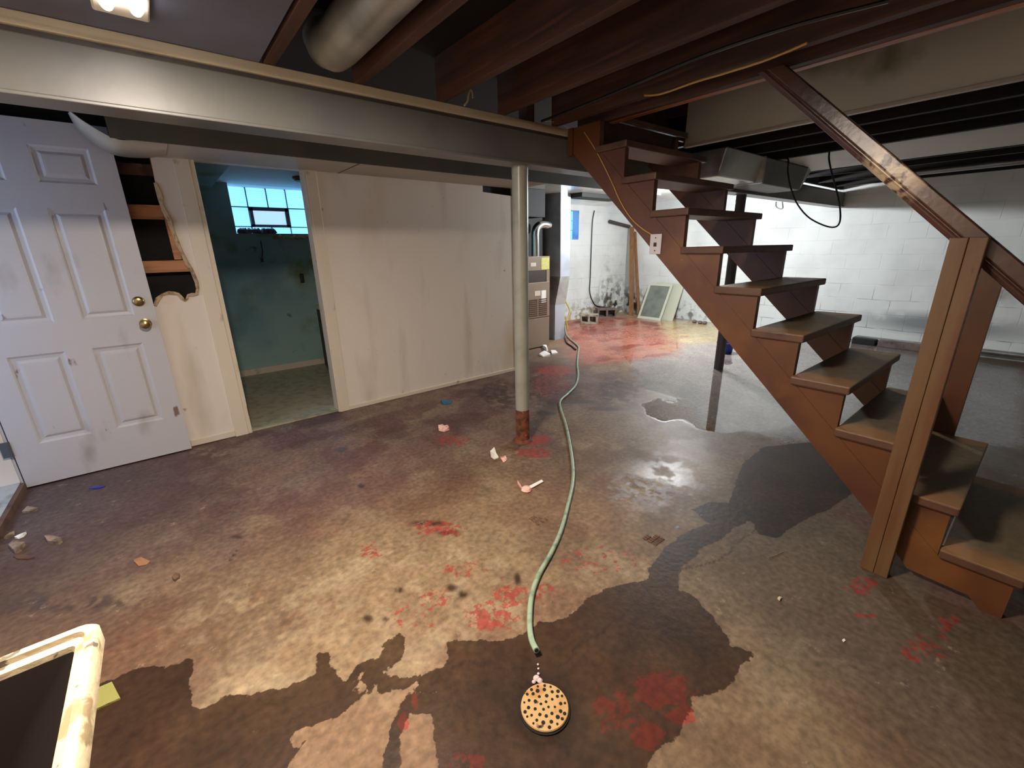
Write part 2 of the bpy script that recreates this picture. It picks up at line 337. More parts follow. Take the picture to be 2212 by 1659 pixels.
K['blockB'] = block_wall('white_block_wall_right', (1, 2), WHITE,
    [(5.9, .2, .5, .5, rgb(50, 46, 40), .45, .56, 7), (.9, .33, 1.15, .2, rgb(138, 142, 144), .3, .45, 3), (4.5, .1, .7, .3, rgb(130, 130, 120), .5, .62, 6), (.6, .75, .5, .5, rgb(150, 150, 148), .45, .62, 3)])

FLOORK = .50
# ---------------------------------------------------------------- floor: grid with its stains and some light and shade in the colour
def pts_px(l): return np.array([fl(*p)[:2] for p in l])
def vnoise(x, y, sc, seed):
    r = np.random.RandomState(seed).rand(256, 256)
    def one(x, y):
        xi = np.floor(x).astype(int); yi = np.floor(y).astype(int); fx = x - xi; fy = y - yi
        fx = fx * fx * (3 - 2 * fx); fy = fy * fy * (3 - 2 * fy)
        g = lambda a, b: r[a % 256, b % 256]
        return (g(xi, yi) * (1 - fx) + g(xi + 1, yi) * fx) * (1 - fy) + (g(xi, yi + 1) * (1 - fx) + g(xi + 1, yi + 1) * fx) * fy
    v = 0; a = .5
    for k in range(4):
        v = v + a * one(x * sc + k * 17.3, y * sc + k * 5.1); sc *= 2.03; a *= .5
    return v / .9375
def inpoly(x, y, P):
    c = np.zeros(x.shape, bool); n = len(P)
    for i in range(n):
        x1, y1 = P[i]; x2, y2 = P[(i + 1) % n]
        if y1 == y2: continue
        m = ((y1 > y) != (y2 > y)) & (x < (x2 - x1) * (y - y1) / (y2 - y1) + x1)
        c ^= m
    return c.astype(float)
def sdist(x, y, P):
    d = np.full(x.shape, 1e9); n = len(P)
    for i in range(n):
        (a, b), (c, e) = P[i], P[(i + 1) % n]; L = (c - a) ** 2 + (e - b) ** 2 + 1e-12
        t = np.clip(((x - a) * (c - a) + (y - b) * (e - b)) / L, 0, 1); d = np.minimum(d, (x - a - t * (c - a)) ** 2 + (y - b - t * (e - b)) ** 2)
    return np.sqrt(d) * (inpoly(x, y, P) * 2 - 1)
def seg(a, b, n): return list(np.linspace(a, b, n, endpoint=False))
xs = np.array(seg(-1.05, -.6, 20) + seg(-.6, 2.6, 360) + seg(2.6, 5, 160) + seg(5, 8.3, 120) + [8.3])
ys = np.array(seg(-2.6, .1, 40) + seg(.1, 2.6, 290) + seg(2.6, 4.1, 110) + seg(4.1, 6.2, 70) + [6.2])
XX, YY = np.meshgrid(xs, ys); x = XX.ravel(); y = YY.ravel()
def soft(P, j=.03, r=.0, seeds=(1, 2)):
    jx = (vnoise(x, y, 9, seeds[0]) - .5) * 2 * j + (vnoise(x, y, 26, 8) - .5) * j * .5
    jy = (vnoise(x, y, 9, seeds[1]) - .5) * 2 * j + (vnoise(x, y, 26, 9) - .5) * j * .5
    P = pts_px(P)
    if not r: return inpoly(x + jx, y + jy, P)
    t = 0
    for a in range(6): t = t + inpoly(x + jx + r * math.cos(a * 1.047), y + jy + r * math.sin(a * 1.047), P)
    return t / 6
def blob(px, py, rx, ry, sc=12, lo=.4, hi=.55, seed=3):
    """patch centred on a floor point; radii as the photograph shows them"""
    c = fl(px, py); ex = fl(px + rx, py)[:2] - c[:2]; ey = fl(px, py - ry)[:2] - c[:2]
    M = np.linalg.inv(np.array([ex, ey]).T); dx = x - c[0]; dy = y - c[1]
    u = M[0, 0] * dx + M[0, 1] * dy; v = M[1, 0] * dx + M[1, 1] * dy
    d = np.sqrt(u * u + v * v); f = np.clip((1.25 - d) / .8, 0, 1)
    n = vnoise(x, y, sc, seed)
    return f * np.clip((n - lo) / (hi - lo), 0, 1)
WETP = ([(-300, 1700), (-300, 1440), (205, 1480), (253, 1465), (294, 1443), (330, 1441), (389, 1432), (407, 1421), (415, 1424), (413, 1472), (415, 1527), (437, 1531),
    (480, 1508), (564, 1492), (615, 1486), (682, 1454), (689, 1413), (709, 1410), (716, 1437), (729, 1457), (746, 1474), (773, 1437), (820, 1417), (827, 1393),
    (864, 1370), (876, 1376), (873, 1413), (837, 1454), (884, 1460), (955, 1440), (965, 1423), (965, 1386), (985, 1380), (1050, 1385), (1130, 1372), (1163, 1344),
    (1232, 1333), (1268, 1294), (1309, 1272), (1370, 1258), (1398, 1252), (1406, 1222), (1440, 1180), (1480, 1150), (1530, 1130), (1495, 1100), (1530, 1085), (1575, 1085),
    (1590, 1040), (1605, 1000), (1650, 965), (1750, 955), (1850, 1000), (1860, 1055), (1780, 1105), (1715, 1135), (1680, 1160), (1640, 1155), (1622, 1122), (1580, 1145), (1560, 1165),
    (1520, 1180), (1505, 1200), (1470, 1230), (1467, 1245), (1470, 1275), (1500, 1291), (1545, 1335), (1570, 1375), (1580, 1395), (1640, 1410), (1600, 1440), (1575, 1490), (1500, 1510),
    (1495, 1532), (1453, 1601), (1412, 1626), (1392, 1659), (1380, 2400), (-300, 2400)])
wetd = sdist(x, y, pts_px(WETP))
dry = sdist(x, y, pts_px([(600, 1720), (628, 1640), (680, 1570), (735, 1545), (790, 1500), (870, 1490), (900, 1475), (845, 1560), (828, 1659), (830, 1720)]))
dry = np.maximum(dry, sdist(x, y, pts_px([(862, 1720), (866, 1600), (885, 1540), (935, 1540), (941, 1600), (942, 1720)])) - .03 * np.clip(.5 - vnoise(x, y, 18, 4), 0, 1))
dry = np.maximum(dry, (blob(660, 1590, 55, 20, 14, .45, .56, 5) - .5) * .03); dry = np.maximum(dry, (blob(850, 1475, 110, 40, 20, .46, .58, 6) - .55) * .03); dry = np.maximum(dry, (blob(640, 1600, 16, 22, 30, .1, .3, 7) - .5) * .03)
wetd = np.minimum(wetd, -dry); wet = (wetd > 0).astype(float)
small = [(925, 1130, 45, 7, .3, .4), (970, 1150, 28, 7, .3, .4), (795, 1336, 12, 9, .3, .35), (834, 1337, 8, 5, .2, .3), (862, 1275, 12, 8, .2, .3), (975, 1270, 12, 10, .2, .3), (1000, 1283, 12, 10, .2, .3),
         (1118, 1250, 8, 16, .2, .3), (510, 1160, 14, 5, .2, .3), (505, 1200, 5, 3, 0, .1), (512, 1190, 5, 3, 0, .1), (498, 1210, 5, 3, 0, .1), (738, 971, 16, 5, .2, .3), (1310, 883, 38, 5, .1, .2),
         (1180, 855, 70, 22, .45, .5), (1175, 815, 45, 22, .42, .5), (1080, 850, 50, 30, .45, .52), (1235, 868, 60, 4, .2, .3), (1180, 893, 30, 5, .2, .3), (1340, 845, 50, 30, .4, .5), (1545, 1100, 30, 12, .3, .35),
         (1405, 1163, 18, 10, .45, .5), (1463, 1138, 8, 5, 0, .1), (1165, 1122, 18, 8, .5, .55), (60, 1300, 300, 22, .5, .6), (780, 1050, 8, 6, 0, .1)]
spots = 0
for (a, b_, c, d, lo, hi) in small: spots = np.maximum(spots, blob(a, b_, c, d, 22, lo, hi, 11))
pud = soft([(1345, 770), (1368, 795), (1424, 838), (1449, 850), (1425, 860), (1385, 872), (1395, 895), (1430, 912), (1475, 906), (1506, 925), (1554, 938), (1617, 934), (1700, 925), (1740, 905), (1850, 900), (1840, 840), (1700, 810), (1600, 780), (1530, 770),
    (1510, 720), (1470, 722), (1455, 740), (1430, 750), (1365, 765)], .03, .02)
pud2 = soft([(1240, 700), (1300, 745), (1370, 790), (1380, 840), (1460, 860), (1550, 935), (2212, 960), (2212, 800), (1560, 690), (1300, 690)], .06, .06)
isl = np.maximum(blob(1450, 862, 22, 9, 20, .3, .4, 13), np.maximum(blob(1485, 835, 30, 10, 20, .35, .45, 14), blob(1440, 795, 30, 16, 12, .4, .5, 15)))
isl = np.maximum(isl, soft([(1515, 790), (1530, 783), (1640, 825), (1730, 860), (1690, 850), (1600, 815)], .03, .02) * .8)
pud = np.clip(pud - isl, 0, 1)
damp = np.clip(pud2 * .6 + blob(1420, 1040, 110, 60, 9, .42, .55, 21) * .35 + blob(1850, 950, 400, 120, 3, .3, .5, 22) * .6 + np.clip((x - 2.4) / 3, 0, .35), 0, 1)
red = 0
for (a, b_, c, d, lo, hi) in [(1060, 1330, 75, 45, .5, .56), (1050, 1340, 50, 25, .44, .52), (1100, 1285, 60, 40, .5, .56), (940, 1290, 60, 30, .54, .58), (900, 1330, 90, 40, .57, .6), (1000, 1230, 70, 30, .55, .6), (1170, 1275, 60, 30, .55, .6), (1300, 1210, 150, 40, .57, .62),
    (800, 1190, 40, 25, .52, .58), (1430, 1490, 75, 45, .36, .5), (1470, 1545, 40, 22, .34, .45), (1400, 1590, 45, 35, .36, .5), (1330, 1530, 80, 60, .5, .6), (870, 1560, 14, 24, .3, .4), (897, 1515, 10, 22, .3, .4), (1010, 1640, 60, 30, .5, .6),
    (950, 1140, 80, 22, .5, .6), (1150, 978, 55, 14, .45, .52), (1190, 830, 60, 40, .52, .6), (1200, 800, 60, 14, .45, .55), (1155, 950, 40, 14, .4, .5), (1860, 1265, 50, 28, .5, .58), (1870, 1330, 30, 6, .3, .4), (2040, 1345, 55, 30, .48, .56), (1990, 1400, 80, 45, .5, .6), (980, 950, 60, 14, .5, .6)]:
    red = np.maximum(red, blob(a, b_, c * 1.15, d * 1.15, 26, -1, -.9, 31) * np.clip(1.05 - (lo - .34) * 2.2, .45, 1))
red = np.maximum(red, soft([(1225, 705), (1300, 705), (1400, 722), (1465, 740), (1400, 742), (1345, 730), (1290, 735), (1240, 740)], .06, .04) * .6)
pinkf = soft([(1222, 690), (1330, 684), (1460, 700), (1480, 730), (1460, 770), (1250, 790), (1215, 740)], .1, .1)
cream = soft([(1420, 690), (1540, 697), (1620, 740), (1480, 745), (1430, 715)], .1, .1)
pale = np.maximum(blob(1400, 1050, 70, 30, 14, .45, .55, 41), 0)
for (a, b_, c, d, lo, hi) in [(850, 1190, 80, 30, .5, .62), (1110, 985, 60, 20, .5, .6), (1000, 1240, 200, 100, .55, .68), (560, 1470, 160, 40, .42, .6), (1330, 1225, 120, 26, .45, .6), (600, 1330, 260, 90, .5, .7), (1000, 1380, 60, 30, .45, .6), (1120, 1310, 70, 60, .48, .6), (450, 980, 60, 14, .55, .62)]:
    pale = np.maximum(pale, blob(a, b_, c, d, 18, lo, hi, 42) * .8)
ero = np.maximum(blob(1395, 1055, 80, 35, 22, .48, .54, 44), 0)
def mixc(c, k, t): return c * (1 - t[:, None]) + np.array(k)[None, :] * t[:, None]
n1 = vnoise(x, y, 1.7, 51); n2 = vnoise(x, y, 5, 52); n3 = vnoise(x, y, 22, 53)
C = np.tile(np.array(rgb(174, 146, 112)), (len(x), 1))
C = mixc(C, rgb(150, 118, 92), np.clip((n1 - .42) * 3, 0, .8))
C = mixc(C, rgb(196, 172, 138), np.clip((n2 - .5) * 3, 0, .7))
C = mixc(C, rgb(124, 96, 76), np.clip((vnoise(x, y, 3, 54) - .5) * 4, 0, .5))
C = mixc(C, rgb(146, 98, 76), np.clip((vnoise(x, y, 2.1, 59) - .5) * 4, 0, .35))
farp = np.clip((y - 1.9) / 1.0, 0, 1) * np.clip((5 - x) / 1.5, 0, 1)
C = mixc(C, rgb(140, 112, 106), farp * .75 * np.clip(n2 * 2, 0, 1))
C = mixc(C, rgb(120, 78, 78), farp * np.clip((vnoise(x, y, 4, 55) - .52) * 6, 0, .6))
C = mixc(C, rgb(100, 68, 66), farp * np.clip((vnoise(x, y, 2.3, 57) - .55) * 6, 0, .5))
C = mixc(C, rgb(122, 108, 92), np.clip((x - 1.1) / .6, 0, 1) * np.clip((1.3 - y) / .6, 0, 1) * .85)  # stair foot corner darkened: the lamp's falloff put into the colour
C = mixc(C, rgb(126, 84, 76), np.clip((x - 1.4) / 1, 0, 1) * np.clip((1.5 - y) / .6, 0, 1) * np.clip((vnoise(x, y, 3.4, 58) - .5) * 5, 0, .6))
C = mixc(C, rgb(196, 120, 104), pinkf * np.clip(n2 * 1.6, 0, .9)); C = mixc(C, rgb(214, 192, 140), cream * np.clip(n3 * 1.5, 0, .85)); C = mixc(C, rgb(150, 60, 44), pinkf * np.clip((vnoise(x, y * 1.6, 2.6, 96) - .5) * 7, 0, .8))
C = mixc(C, rgb(208, 186, 150), pale * .55); C = mixc(C, rgb(205, 205, 215), ero * .7)
dampc = np.clip(damp * .35 - pud * .5, 0, .6); C = C * (1 - dampc * .4)[:, None]; C = mixc(C, rgb(176, 176, 180), np.clip(pud2 * .5 * (1 - pinkf) * (1 - cream), 0, 1))  # pale grey: the white wall's reflection put into the film's colour
wc = mixc(C * np.array([.26, .20, .16])[None, :], rgb(66, 45, 25), np.full(len(x), .62) * np.clip(vnoise(x, y, 2.2, 61) * 1.3, 0, 1))
C = mixc(C, rgb(62, 34, 28), np.clip(spots * .85, 0, 1))
# crack lines
def crack(P, wd=.003):
    Q = pts_px(P); d = np.full(len(x), 9.)
    jx = (vnoise(x, y, 18, 71) - .5) * .05; jy = (vnoise(x, y, 18, 72) - .5) * .05
    for (a, b_), (c, e) in zip(Q, Q[1:]):
        L = (c - a) ** 2 + (e - b_) ** 2; t = np.clip(((x + jx - a) * (c - a) + (y + jy - b_) * (e - b_)) / L, 0, 1)
        d = np.minimum(d, np.hypot(x + jx - a - t * (c - a), y + jy - b_ - t * (e - b_)))
    return np.clip(1.6 - d / wd, 0, 1)
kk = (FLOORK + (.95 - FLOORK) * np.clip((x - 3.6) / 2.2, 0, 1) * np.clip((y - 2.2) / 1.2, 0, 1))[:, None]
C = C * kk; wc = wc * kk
C = C * (1 + .5 * (vnoise(x, y, 13, 91) - .5) * .8 + .3 * (vnoise(x, y, 48, 92) - .5))[:, None]
left = np.clip((.3 - x) / .9, 0, 1) * np.clip((y - 1.9) / .7, 0, 1); C = mixc(C, np.array(rgb(104, 88, 84)) * .62, left * .7)  # darker mauve by the door: dim daylight put into the colour
wc = wc * (1 + .9 * (vnoise(x, y, 7, 93) - .5) + .4 * (vnoise(x, y, 30, 94) - .5))[:, None]
ck = np.maximum(crack([(905, 1505), (960, 1450), (1010, 1432), (1140, 1445)]), crack([(1200, 1445), (1250, 1400), (1340, 1330), (1380, 1290), (1430, 1250), (1540, 1215), (1600, 1170), (1640, 1140)]))
C = mixc(C, rgb(36, 24, 18), ck * .6)
dh = np.hypot(x - .70, y - .74); wc = wc * (1 - .5 * np.clip((.15 - dh) / .07, 0, 1))[:, None]; wc = mixc(wc, rgb(36, 24, 18), ck * .6)
Z = (vnoise(x, y, 1.3, 81) - .5) * .006 * (1 - np.clip(pud * 2, 0, 1))
Z = np.where(dh < .3, Z - .012 * np.clip((.3 - dh) / .2, 0, 1), Z)
nx, ny = len(xs), len(ys)
me = bpy.data.meshes.new('floor')
me.vertices.add(nx * ny); me.vertices.foreach_set('co', np.stack([x, y, Z], 1).ravel())
idx = np.arange(nx * ny).reshape(ny, nx); q = np.stack([idx[:-1, :-1], idx[:-1, 1:], idx[1:, 1:], idx[1:, :-1]], -1).reshape(-1, 4)
me.loops.add(q.size); me.loops.foreach_set('vertex_index', q.ravel()); me.polygons.add(len(q))
me.polygons.foreach_set('loop_start', np.arange(0, q.size, 4)); me.update(calc_edges=True)
me.polygons.foreach_set('use_smooth', np.ones(len(q), bool))
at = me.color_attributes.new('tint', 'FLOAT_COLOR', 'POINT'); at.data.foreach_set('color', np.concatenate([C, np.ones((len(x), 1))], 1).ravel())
gl = (1 - .85 * wet) * np.clip(np.maximum.reduce([damp * .74, pud, ero * .12, spots * .4, cream * 0]), 0, 1)
aw = me.color_attributes.new('wet_tint', 'FLOAT_COLOR', 'POINT'); aw.data.foreach_set('color', np.concatenate([wc, np.ones((len(x), 1))], 1).ravel())
for nm, v in (('wet_edge', wetd), ('red_paint', red + np.zeros(len(x)))):
    a_ = me.attributes.new(nm, 'FLOAT', 'POINT'); a_.data.foreach_set('value', v)
af = me.attributes.new('gloss', 'FLOAT', 'POINT'); af.data.foreach_set('value', gl)
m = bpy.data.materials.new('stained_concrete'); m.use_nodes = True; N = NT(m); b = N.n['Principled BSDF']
a1 = N.add('ShaderNodeAttribute', attribute_name='tint'); a2 = N.add('ShaderNodeAttribute', attribute_name='gloss')
ge = N.add('ShaderNodeNewGeometry')
no = N.add('ShaderNodeTexNoise'); no.inputs['Scale'].default_value = 38; no.inputs['Detail'].default_value = 8; N.link(ge.outputs['Position'], no.inputs['Vector'])
mr = N.add('ShaderNodeMapRange'); mr.inputs['From Min'].default_value = .3; mr.inputs['From Max'].default_value = .7; mr.inputs['To Min'].default_value = .72; mr.inputs['To Max'].default_value = 1.28
N.link(no.outputs['Fac'], mr.inputs['Value'])
aw_ = N.add('ShaderNodeAttribute', attribute_name='wet_tint'); ae = N.add('ShaderNodeAttribute', attribute_name='wet_edge'); ar = N.add('ShaderNodeAttribute', attribute_name='red_paint')
def fnoise(sc, det=6, rough=.6):
    q = N.add('ShaderNodeTexNoise'); q.inputs['Scale'].default_value = sc; q.inputs['Detail'].default_value = det; q.inputs['Roughness'].default_value = rough; N.link(ge.outputs['Position'], q.inputs['Vector']); return q.outputs['Fac']
def math2(op, a, b):
    q = N.add('ShaderNodeMath', operation=op)
    for i, v in enumerate((a, b)):
        if isinstance(v, (int, float)): q.inputs[i].default_value = v
        else: N.link(v, q.inputs[i])
    return q.outputs[0]
def ramp(v, lo, hi):
    q = N.add('ShaderNodeMapRange', interpolation_type='SMOOTHSTEP'); q.inputs['From Min'].default_value = lo; q.inputs['From Max'].default_value = hi; N.link(v, q.inputs['Value']); return q.outputs[0]
def cmix(f, a, b):
    q = N.add('ShaderNodeMix', data_type='RGBA'); N.link(f, q.inputs['Factor'])
    for k, v in (('A', a), ('B', b)):
        if isinstance(v, tuple): q.inputs[k].default_value = (*v, 1)
        else: N.link(v, q.inputs[k])
    return q.outputs['Result']
ed = math2('MULTIPLY', math2('SUBTRACT', fnoise(14), .5), .055); ed2 = math2('MULTIPLY', math2('SUBTRACT', fnoise(60), .5), .02)
wetm = ramp(math2('ADD', ae.outputs['Fac'], math2('ADD', ed, ed2)), -.002, .003)
rv = math2('ADD', fnoise(26, 8, .7), math2('MULTIPLY', math2('SUBTRACT', ar.outputs['Fac'], .60), .5)); redm = ramp(rv, .50, .57)
dryc = cmix(math2('MULTIPLY', redm, .8), a1.outputs['Color'], rgb(140, 52, 44)); wetc = cmix(math2('MULTIPLY', redm, .62), aw_.outputs['Color'], rgb(96, 30, 20))
# small pale scrapes in the dry surface
sc_ = ramp(fnoise(11, 10, .75), .60, .68); dryc = cmix(math2('MULTIPLY', sc_, .4), dryc, tuple(c * .62 for c in rgb(214, 194, 164)))
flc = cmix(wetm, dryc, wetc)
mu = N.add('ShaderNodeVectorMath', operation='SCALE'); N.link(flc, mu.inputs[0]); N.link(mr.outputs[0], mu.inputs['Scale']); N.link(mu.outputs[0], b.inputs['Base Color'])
sl = N.add('ShaderNodeMapRange'); sl.inputs['To Min'].default_value = .28; sl.inputs['To Max'].default_value = 1.0; sl.inputs['From Min'].default_value = .3; N.link(a2.outputs['Fac'], sl.inputs['Value']); N.link(sl.outputs[0], b.inputs['Specular IOR Level'])
n2_ = N.add('ShaderNodeTexNoise'); n2_.inputs['Scale'].default_value = 6; N.link(ge.outputs['Position'], n2_.inputs['Vector'])
ro = N.add('ShaderNodeMapRange'); ro.inputs['To Min'].default_value = .62; ro.inputs['To Max'].default_value = .03; N.link(math2('MAXIMUM', a2.outputs['Fac'], math2('MULTIPLY', wetm, .22)), ro.inputs['Value']); N.link(ro.outputs[0], b.inputs['Roughness'])
bs = N.add('ShaderNodeMapRange'); bs.inputs['From Max'].default_value = .9; bs.inputs['To Min'].default_value = .22; bs.inputs['To Max'].default_value = .0; N.link(a2.outputs['Fac'], bs.inputs['Value'])
bp = N.add('ShaderNodeBump'); bp.inputs['Distance'].default_value = .006; N.link(bs.outputs[0], bp.inputs['Strength']); N.link(no.outputs['Fac'], bp.inputs['Height']); N.link(bp.outputs[0], b.inputs['Normal'])
me.materials.append(m)
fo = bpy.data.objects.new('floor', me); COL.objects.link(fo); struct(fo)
g = G(); g.box(-1.05, 8.3, -2.6, 6.2, -.15, -.03); struct(obj('trim_9', g, K['concrete']), 'concrete slab under the floor surface')

# ---------------------------------------------------------------- walls
XW, YW, XL, YN, H = 8.15, 6.10, -.95, -2.5, 2.165
CE = 2.38
g = G(); g.box(XW, XW + .2, YN, YW + .3, 0, CE); struct(obj('wall_right', g, K['blockB']))
# back wall with the glass block opening (X 5.8..6.59, z 1.57..2.1)
wx0, wx1, wz0, wz1 = 5.8, 6.59, 1.57, 2.10
g = G(); g.box(3.25, wx0, YW, YW + .25, 0, CE); g.box(wx1, XW, YW, YW + .25, 0, CE); g.box(wx0, wx1, YW, YW + .25, 0, wz0); g.box(wx0, wx1, YW, YW + .25, wz1, CE)
struct(obj('wall_back', g, K['blockA']))
g = G(); g.box(XL - .1, XW, YN - .1, YN, 0, CE); struct(obj('wall_near', g, K['drywall']))
g = G(); g.box(XL - .12, XL, YN, 2.98, 0, CE); g.box(XL - .12, XL, 2.98, 3.88, 2.2, CE); g.box(XL - .12, XL, 3.88, 4.1, 0, CE); struct(obj('wall_left', g, K['drywall']))
# partition with the torn hole
yp = 3.93
hole = [(-.9, 2.165), (-.9, 1.12), (-.054, 1.086), (-.03, 1.13), (.0, 1.155), (.04, 1.168), (.07, 1.16), (.09, 1.154), (.105, 1.125), (.12, 1.103), (.135, 1.12), (.145, 1.14), (.17, 1.143), (.198, 1.146), (.21, 1.18),
        (.214, 1.228), (.205, 1.28), (.198, 1.326), (.182, 1.36), (.178, 1.391), (.168, 1.44), (.158, 1.485), (.148, 1.57), (.14, 1.652), (.128, 1.70), (.119, 1.754), (.122, 1.8), (.114, 1.882), (.118, 1.95), (.122, 2.04), (.122, 2.165)]
g = G(); q0, q1 = yp, yp + .013
lowb = hole[1:10]; rightb = hole[9:]                 # bottom edge from left to right, then the right edge upwards
for a, b_ in zip(lowb, lowb[1:]): g.prism([(a[0], 0), (b_[0], 0), b_, a], 1, q0, q1)
for a, b_ in zip(rightb, rightb[1:]): g.prism([a, (.325, a[1]), (.325, b_[1]), b_], 1, q0, q1)
g.box(rightb[0][0], .325, q0, q1, 0, rightb[0][1]); g.box(-.95, -.9, q0, q1, 0, 2.165)
wp = struct(obj('wall_middle', g, K['drywall']))
g = G(); e = [(px_, yp - .002 + random.uniform(-.004, .003), pz_) for px_, pz_ in hole[2:28]]
g.tube(e, .008, 6, rs=[random.uniform(.008, .017) for _ in e])
obj('torn_edge', g, K['gypsum'], wp, label='crumbled tan gypsum edge of the torn hole')
# framing seen in the hole
g = G(); g.box(-.95, .3, yp + .11, yp + .13, 0, 2.355); struct(obj('wall_cavity_shade_panel', g, K['black']), 'black panel added for the dark behind the torn hole')  # added panel, its black stands for the dark cavity
def nog(z0, z1, lab):
    g = G(); g.box(-.9, .117 if z0 > 1.5 else .22, yp + .02, yp + .06, z0, z1); tag(obj('wall_blocking', g, K['lumber'], bevel=.002), lab, 'wood block', 'wood blocking inside the torn wall')
nog(1.655, 1.745, 'upper tan wood block crossing the torn hole beside the white door')
nog(1.305, 1.385, 'lower tan wood block crossing the torn hole above its ragged edge')
g = G(); g.box(.118, .160, yp + .015, yp + .10, 1.39, 2.165); tag(obj('wall_stud', g, K['lumber']), 'upright tan stud at the right edge of the torn wall hole', 'stud')
g = G(); g.box(-.9, .12, yp + .05, yp + .10, 1.93, 2.0); tag(obj('wall_plank', g, K['joist']), 'dark plank high in the torn wall hole below the peeling strip', 'plank')
# partition right of the doorway (notch high at its right end)
g = G(); g.prism([(1.10, 0), (3.2, 0), (3.2, 1.965), (2.79, 1.985), (2.79, 2.165), (1.10, 2.165)], 1, yp, yp + .1); struct(obj('wall_partition', g, K['drywall']))
g = G(); g.box(2.7, 3.2, yp + .05, yp + .1, 1.9, 2.165); struct(obj('wall_notch_shade_box', g, K['black']))  # black box behind the notch stands for the dark gap
# doorway trim
def trim(n, *b, m='trim', bev=.004, lab=None):
    g = G(); g.box(*b); return struct(obj('trim_%d' % n, g, K[m], bevel=bev), lab)
trim(1, .235, .325, yp - .018, yp, 0, 2.06); trim(2, .325, .355, yp - .01, yp + .13, 0, 2.06)
trim(3, 1.075, 1.155, yp - .018, yp, 0, 2.06); trim(4, 1.062, 1.078, yp - .008, yp + .13, 0, 2.06)
trim(5, .325, 1.10, yp - .01, yp + .1, 2.045, 2.165)
g = G(); g.box(.352, .358, yp - .012, yp + .03, .15, .24); tag(obj('strike_plate', g, K['brass']), 'small brass hinge leaf low on the left doorway jamb', 'hinge')
g = G(); g.box(-.06, .235, yp - .012, yp, .005, .055); struct(obj('baseboard_left', g, K['trim'], bevel=.003))
g = G(); g.box(1.155, 3.2, yp - .012, yp, .0, .038); struct(obj('baseboard_middle', g, K['trim'], bevel=.003))
g = G(); g.box(3.2, 3.23, yp - .01, yp + .12, 0, 2.05); struct(obj('trim_6', g, K['trim']))
# bathroom
bx0, bx1, by = .34, 3.2, 5.9
gx0, gx1, gz0 = .79, 1.66, 1.64
g = G(); g.box(-1.05, gx0, by, by + .12, 0, 2.4); g.box(gx1, bx1, by, by + .12, 0, 2.4); g.box(gx0, gx1, by, by + .12, 0, gz0); g.box(gx0, gx1, by, by + .12, 2.17, 2.4); struct(obj('wall_bathroom_back', g, K['teal']))
g = G(); g.box(bx0 - .2, bx0, yp + .135, by, 0, 2.4); struct(obj('wall_bathroom_left', g, K['teal']))
g = G(); g.box(bx1 - .02, bx1 + .05, yp + .1, by + .3, 0, 2.4); struct(obj('wall_bathroom_right', g, K['teal']))
g = G(); g.box(bx0, bx1, yp + .12, by, 2.16, 2.2); struct(obj('ceiling_bathroom', g, K['whiteceil']))
g = G(); g.box(.30, bx1, yp + .02, by, .0, .012); struct(obj('floor_bathroom', g, K['vinyl']))
g = G(); g.box(bx0, bx1, by - .015, by, .012, .085); struct(obj('baseboard_bathroom', g, K['trim']))
g = G(); g.box(bx0, .62, yp + .14, by, 2.08, 2.16); struct(obj('trim_12', g, K['teal'], bevel=.005), 'teal boxed strip along the left of the bathroom ceiling')
# deep sill and reveal of the bathroom window
g = G(); yg = 6.25
g.box(gx0 - .05, gx0, by + .12, yg + .1, gz0 - .05, 2.2); g.box(gx1, gx1 + .05, by + .12, yg + .1, gz0 - .05, 2.2); g.box(gx0, gx1, by + .12, yg + .1, gz0 - .05, gz0); g.box(gx0, gx1, by + .12, yg + .1, 2.17, 2.22)
struct(obj('trim_7', g, K['whiteceil']), 'pale reveal round the bathroom glass block window')
# glass blocks
def glass_mat():
    m = bpy.data.materials.new('daylit_glass_block'); m.use_nodes = True; N = NT(m); b = N.n['Principled BSDF']
    b.inputs['Base Color'].default_value = (.35, .6, .7, 1); b.inputs['Roughness'].default_value = .12
    ge = N.add('ShaderNodeTexCoord'); wv = N.add('ShaderNodeTexWave'); wv.inputs['Scale'].default_value = 14; wv.inputs['Distortion'].default_value = .6; wv.bands_direction = 'Z'
    N.link(ge.outputs['Object'], wv.inputs['Vector'])
    cr = N.add('ShaderNodeMix', data_type='RGBA'); N.link(wv.outputs['Fac'], cr.inputs['Factor']); cr.inputs['A'].default_value = (.20, .50, .78, 1); cr.inputs['B'].default_value = (.27, .58, .86, 1)
    N.link(cr.outputs['Result'], b.inputs['Emission Color']); b.inputs['Emission Strength'].default_value = WINDOW_EMIT
    tr = N.add('ShaderNodeBsdfTransparent'); tr.inputs[0].default_value = (.75, .92, 1, 1); ms = N.add('ShaderNodeMixShader'); ms.inputs[0].default_value = .45
    N.link(b.outputs[0], ms.inputs[1]); N.link(tr.outputs[0], ms.inputs[2]); N.link(ms.outputs[0], N.n['Material Output'].inputs['Surface'])
    return m
K['glassblock'] = glass_mat()
K['mortar'] = mat('grey_blue_mortar', rgb(70, 105, 120), .7)
wn = bpy.data.objects.new('window_1', None); COL.objects.link(wn); wn.location = (1.22, yg, gz0); BASE['window_1'] = Vector((1.22, yg, gz0)); struct(wn, 'glass block window with a small vent in the bathroom wall')
g = G()
for xx in (1.0115, 1.228, 1.4445): g.box(xx - .006, xx + .006, yg + .02, yg + .06, gz0, 2.17)
for zz in (1.7315, 1.9515): g.box(gx0, gx1, yg + .02, yg + .06, zz - .006, zz + .006)
obj('mortar_grid', g, K['mortar'], wn)
bw = .2165; xcs = [.795 + bw * i for i in range(5)]; zr = [(gz0 - .08, 1.728), (1.735, 1.948), (1.955, 2.165)]
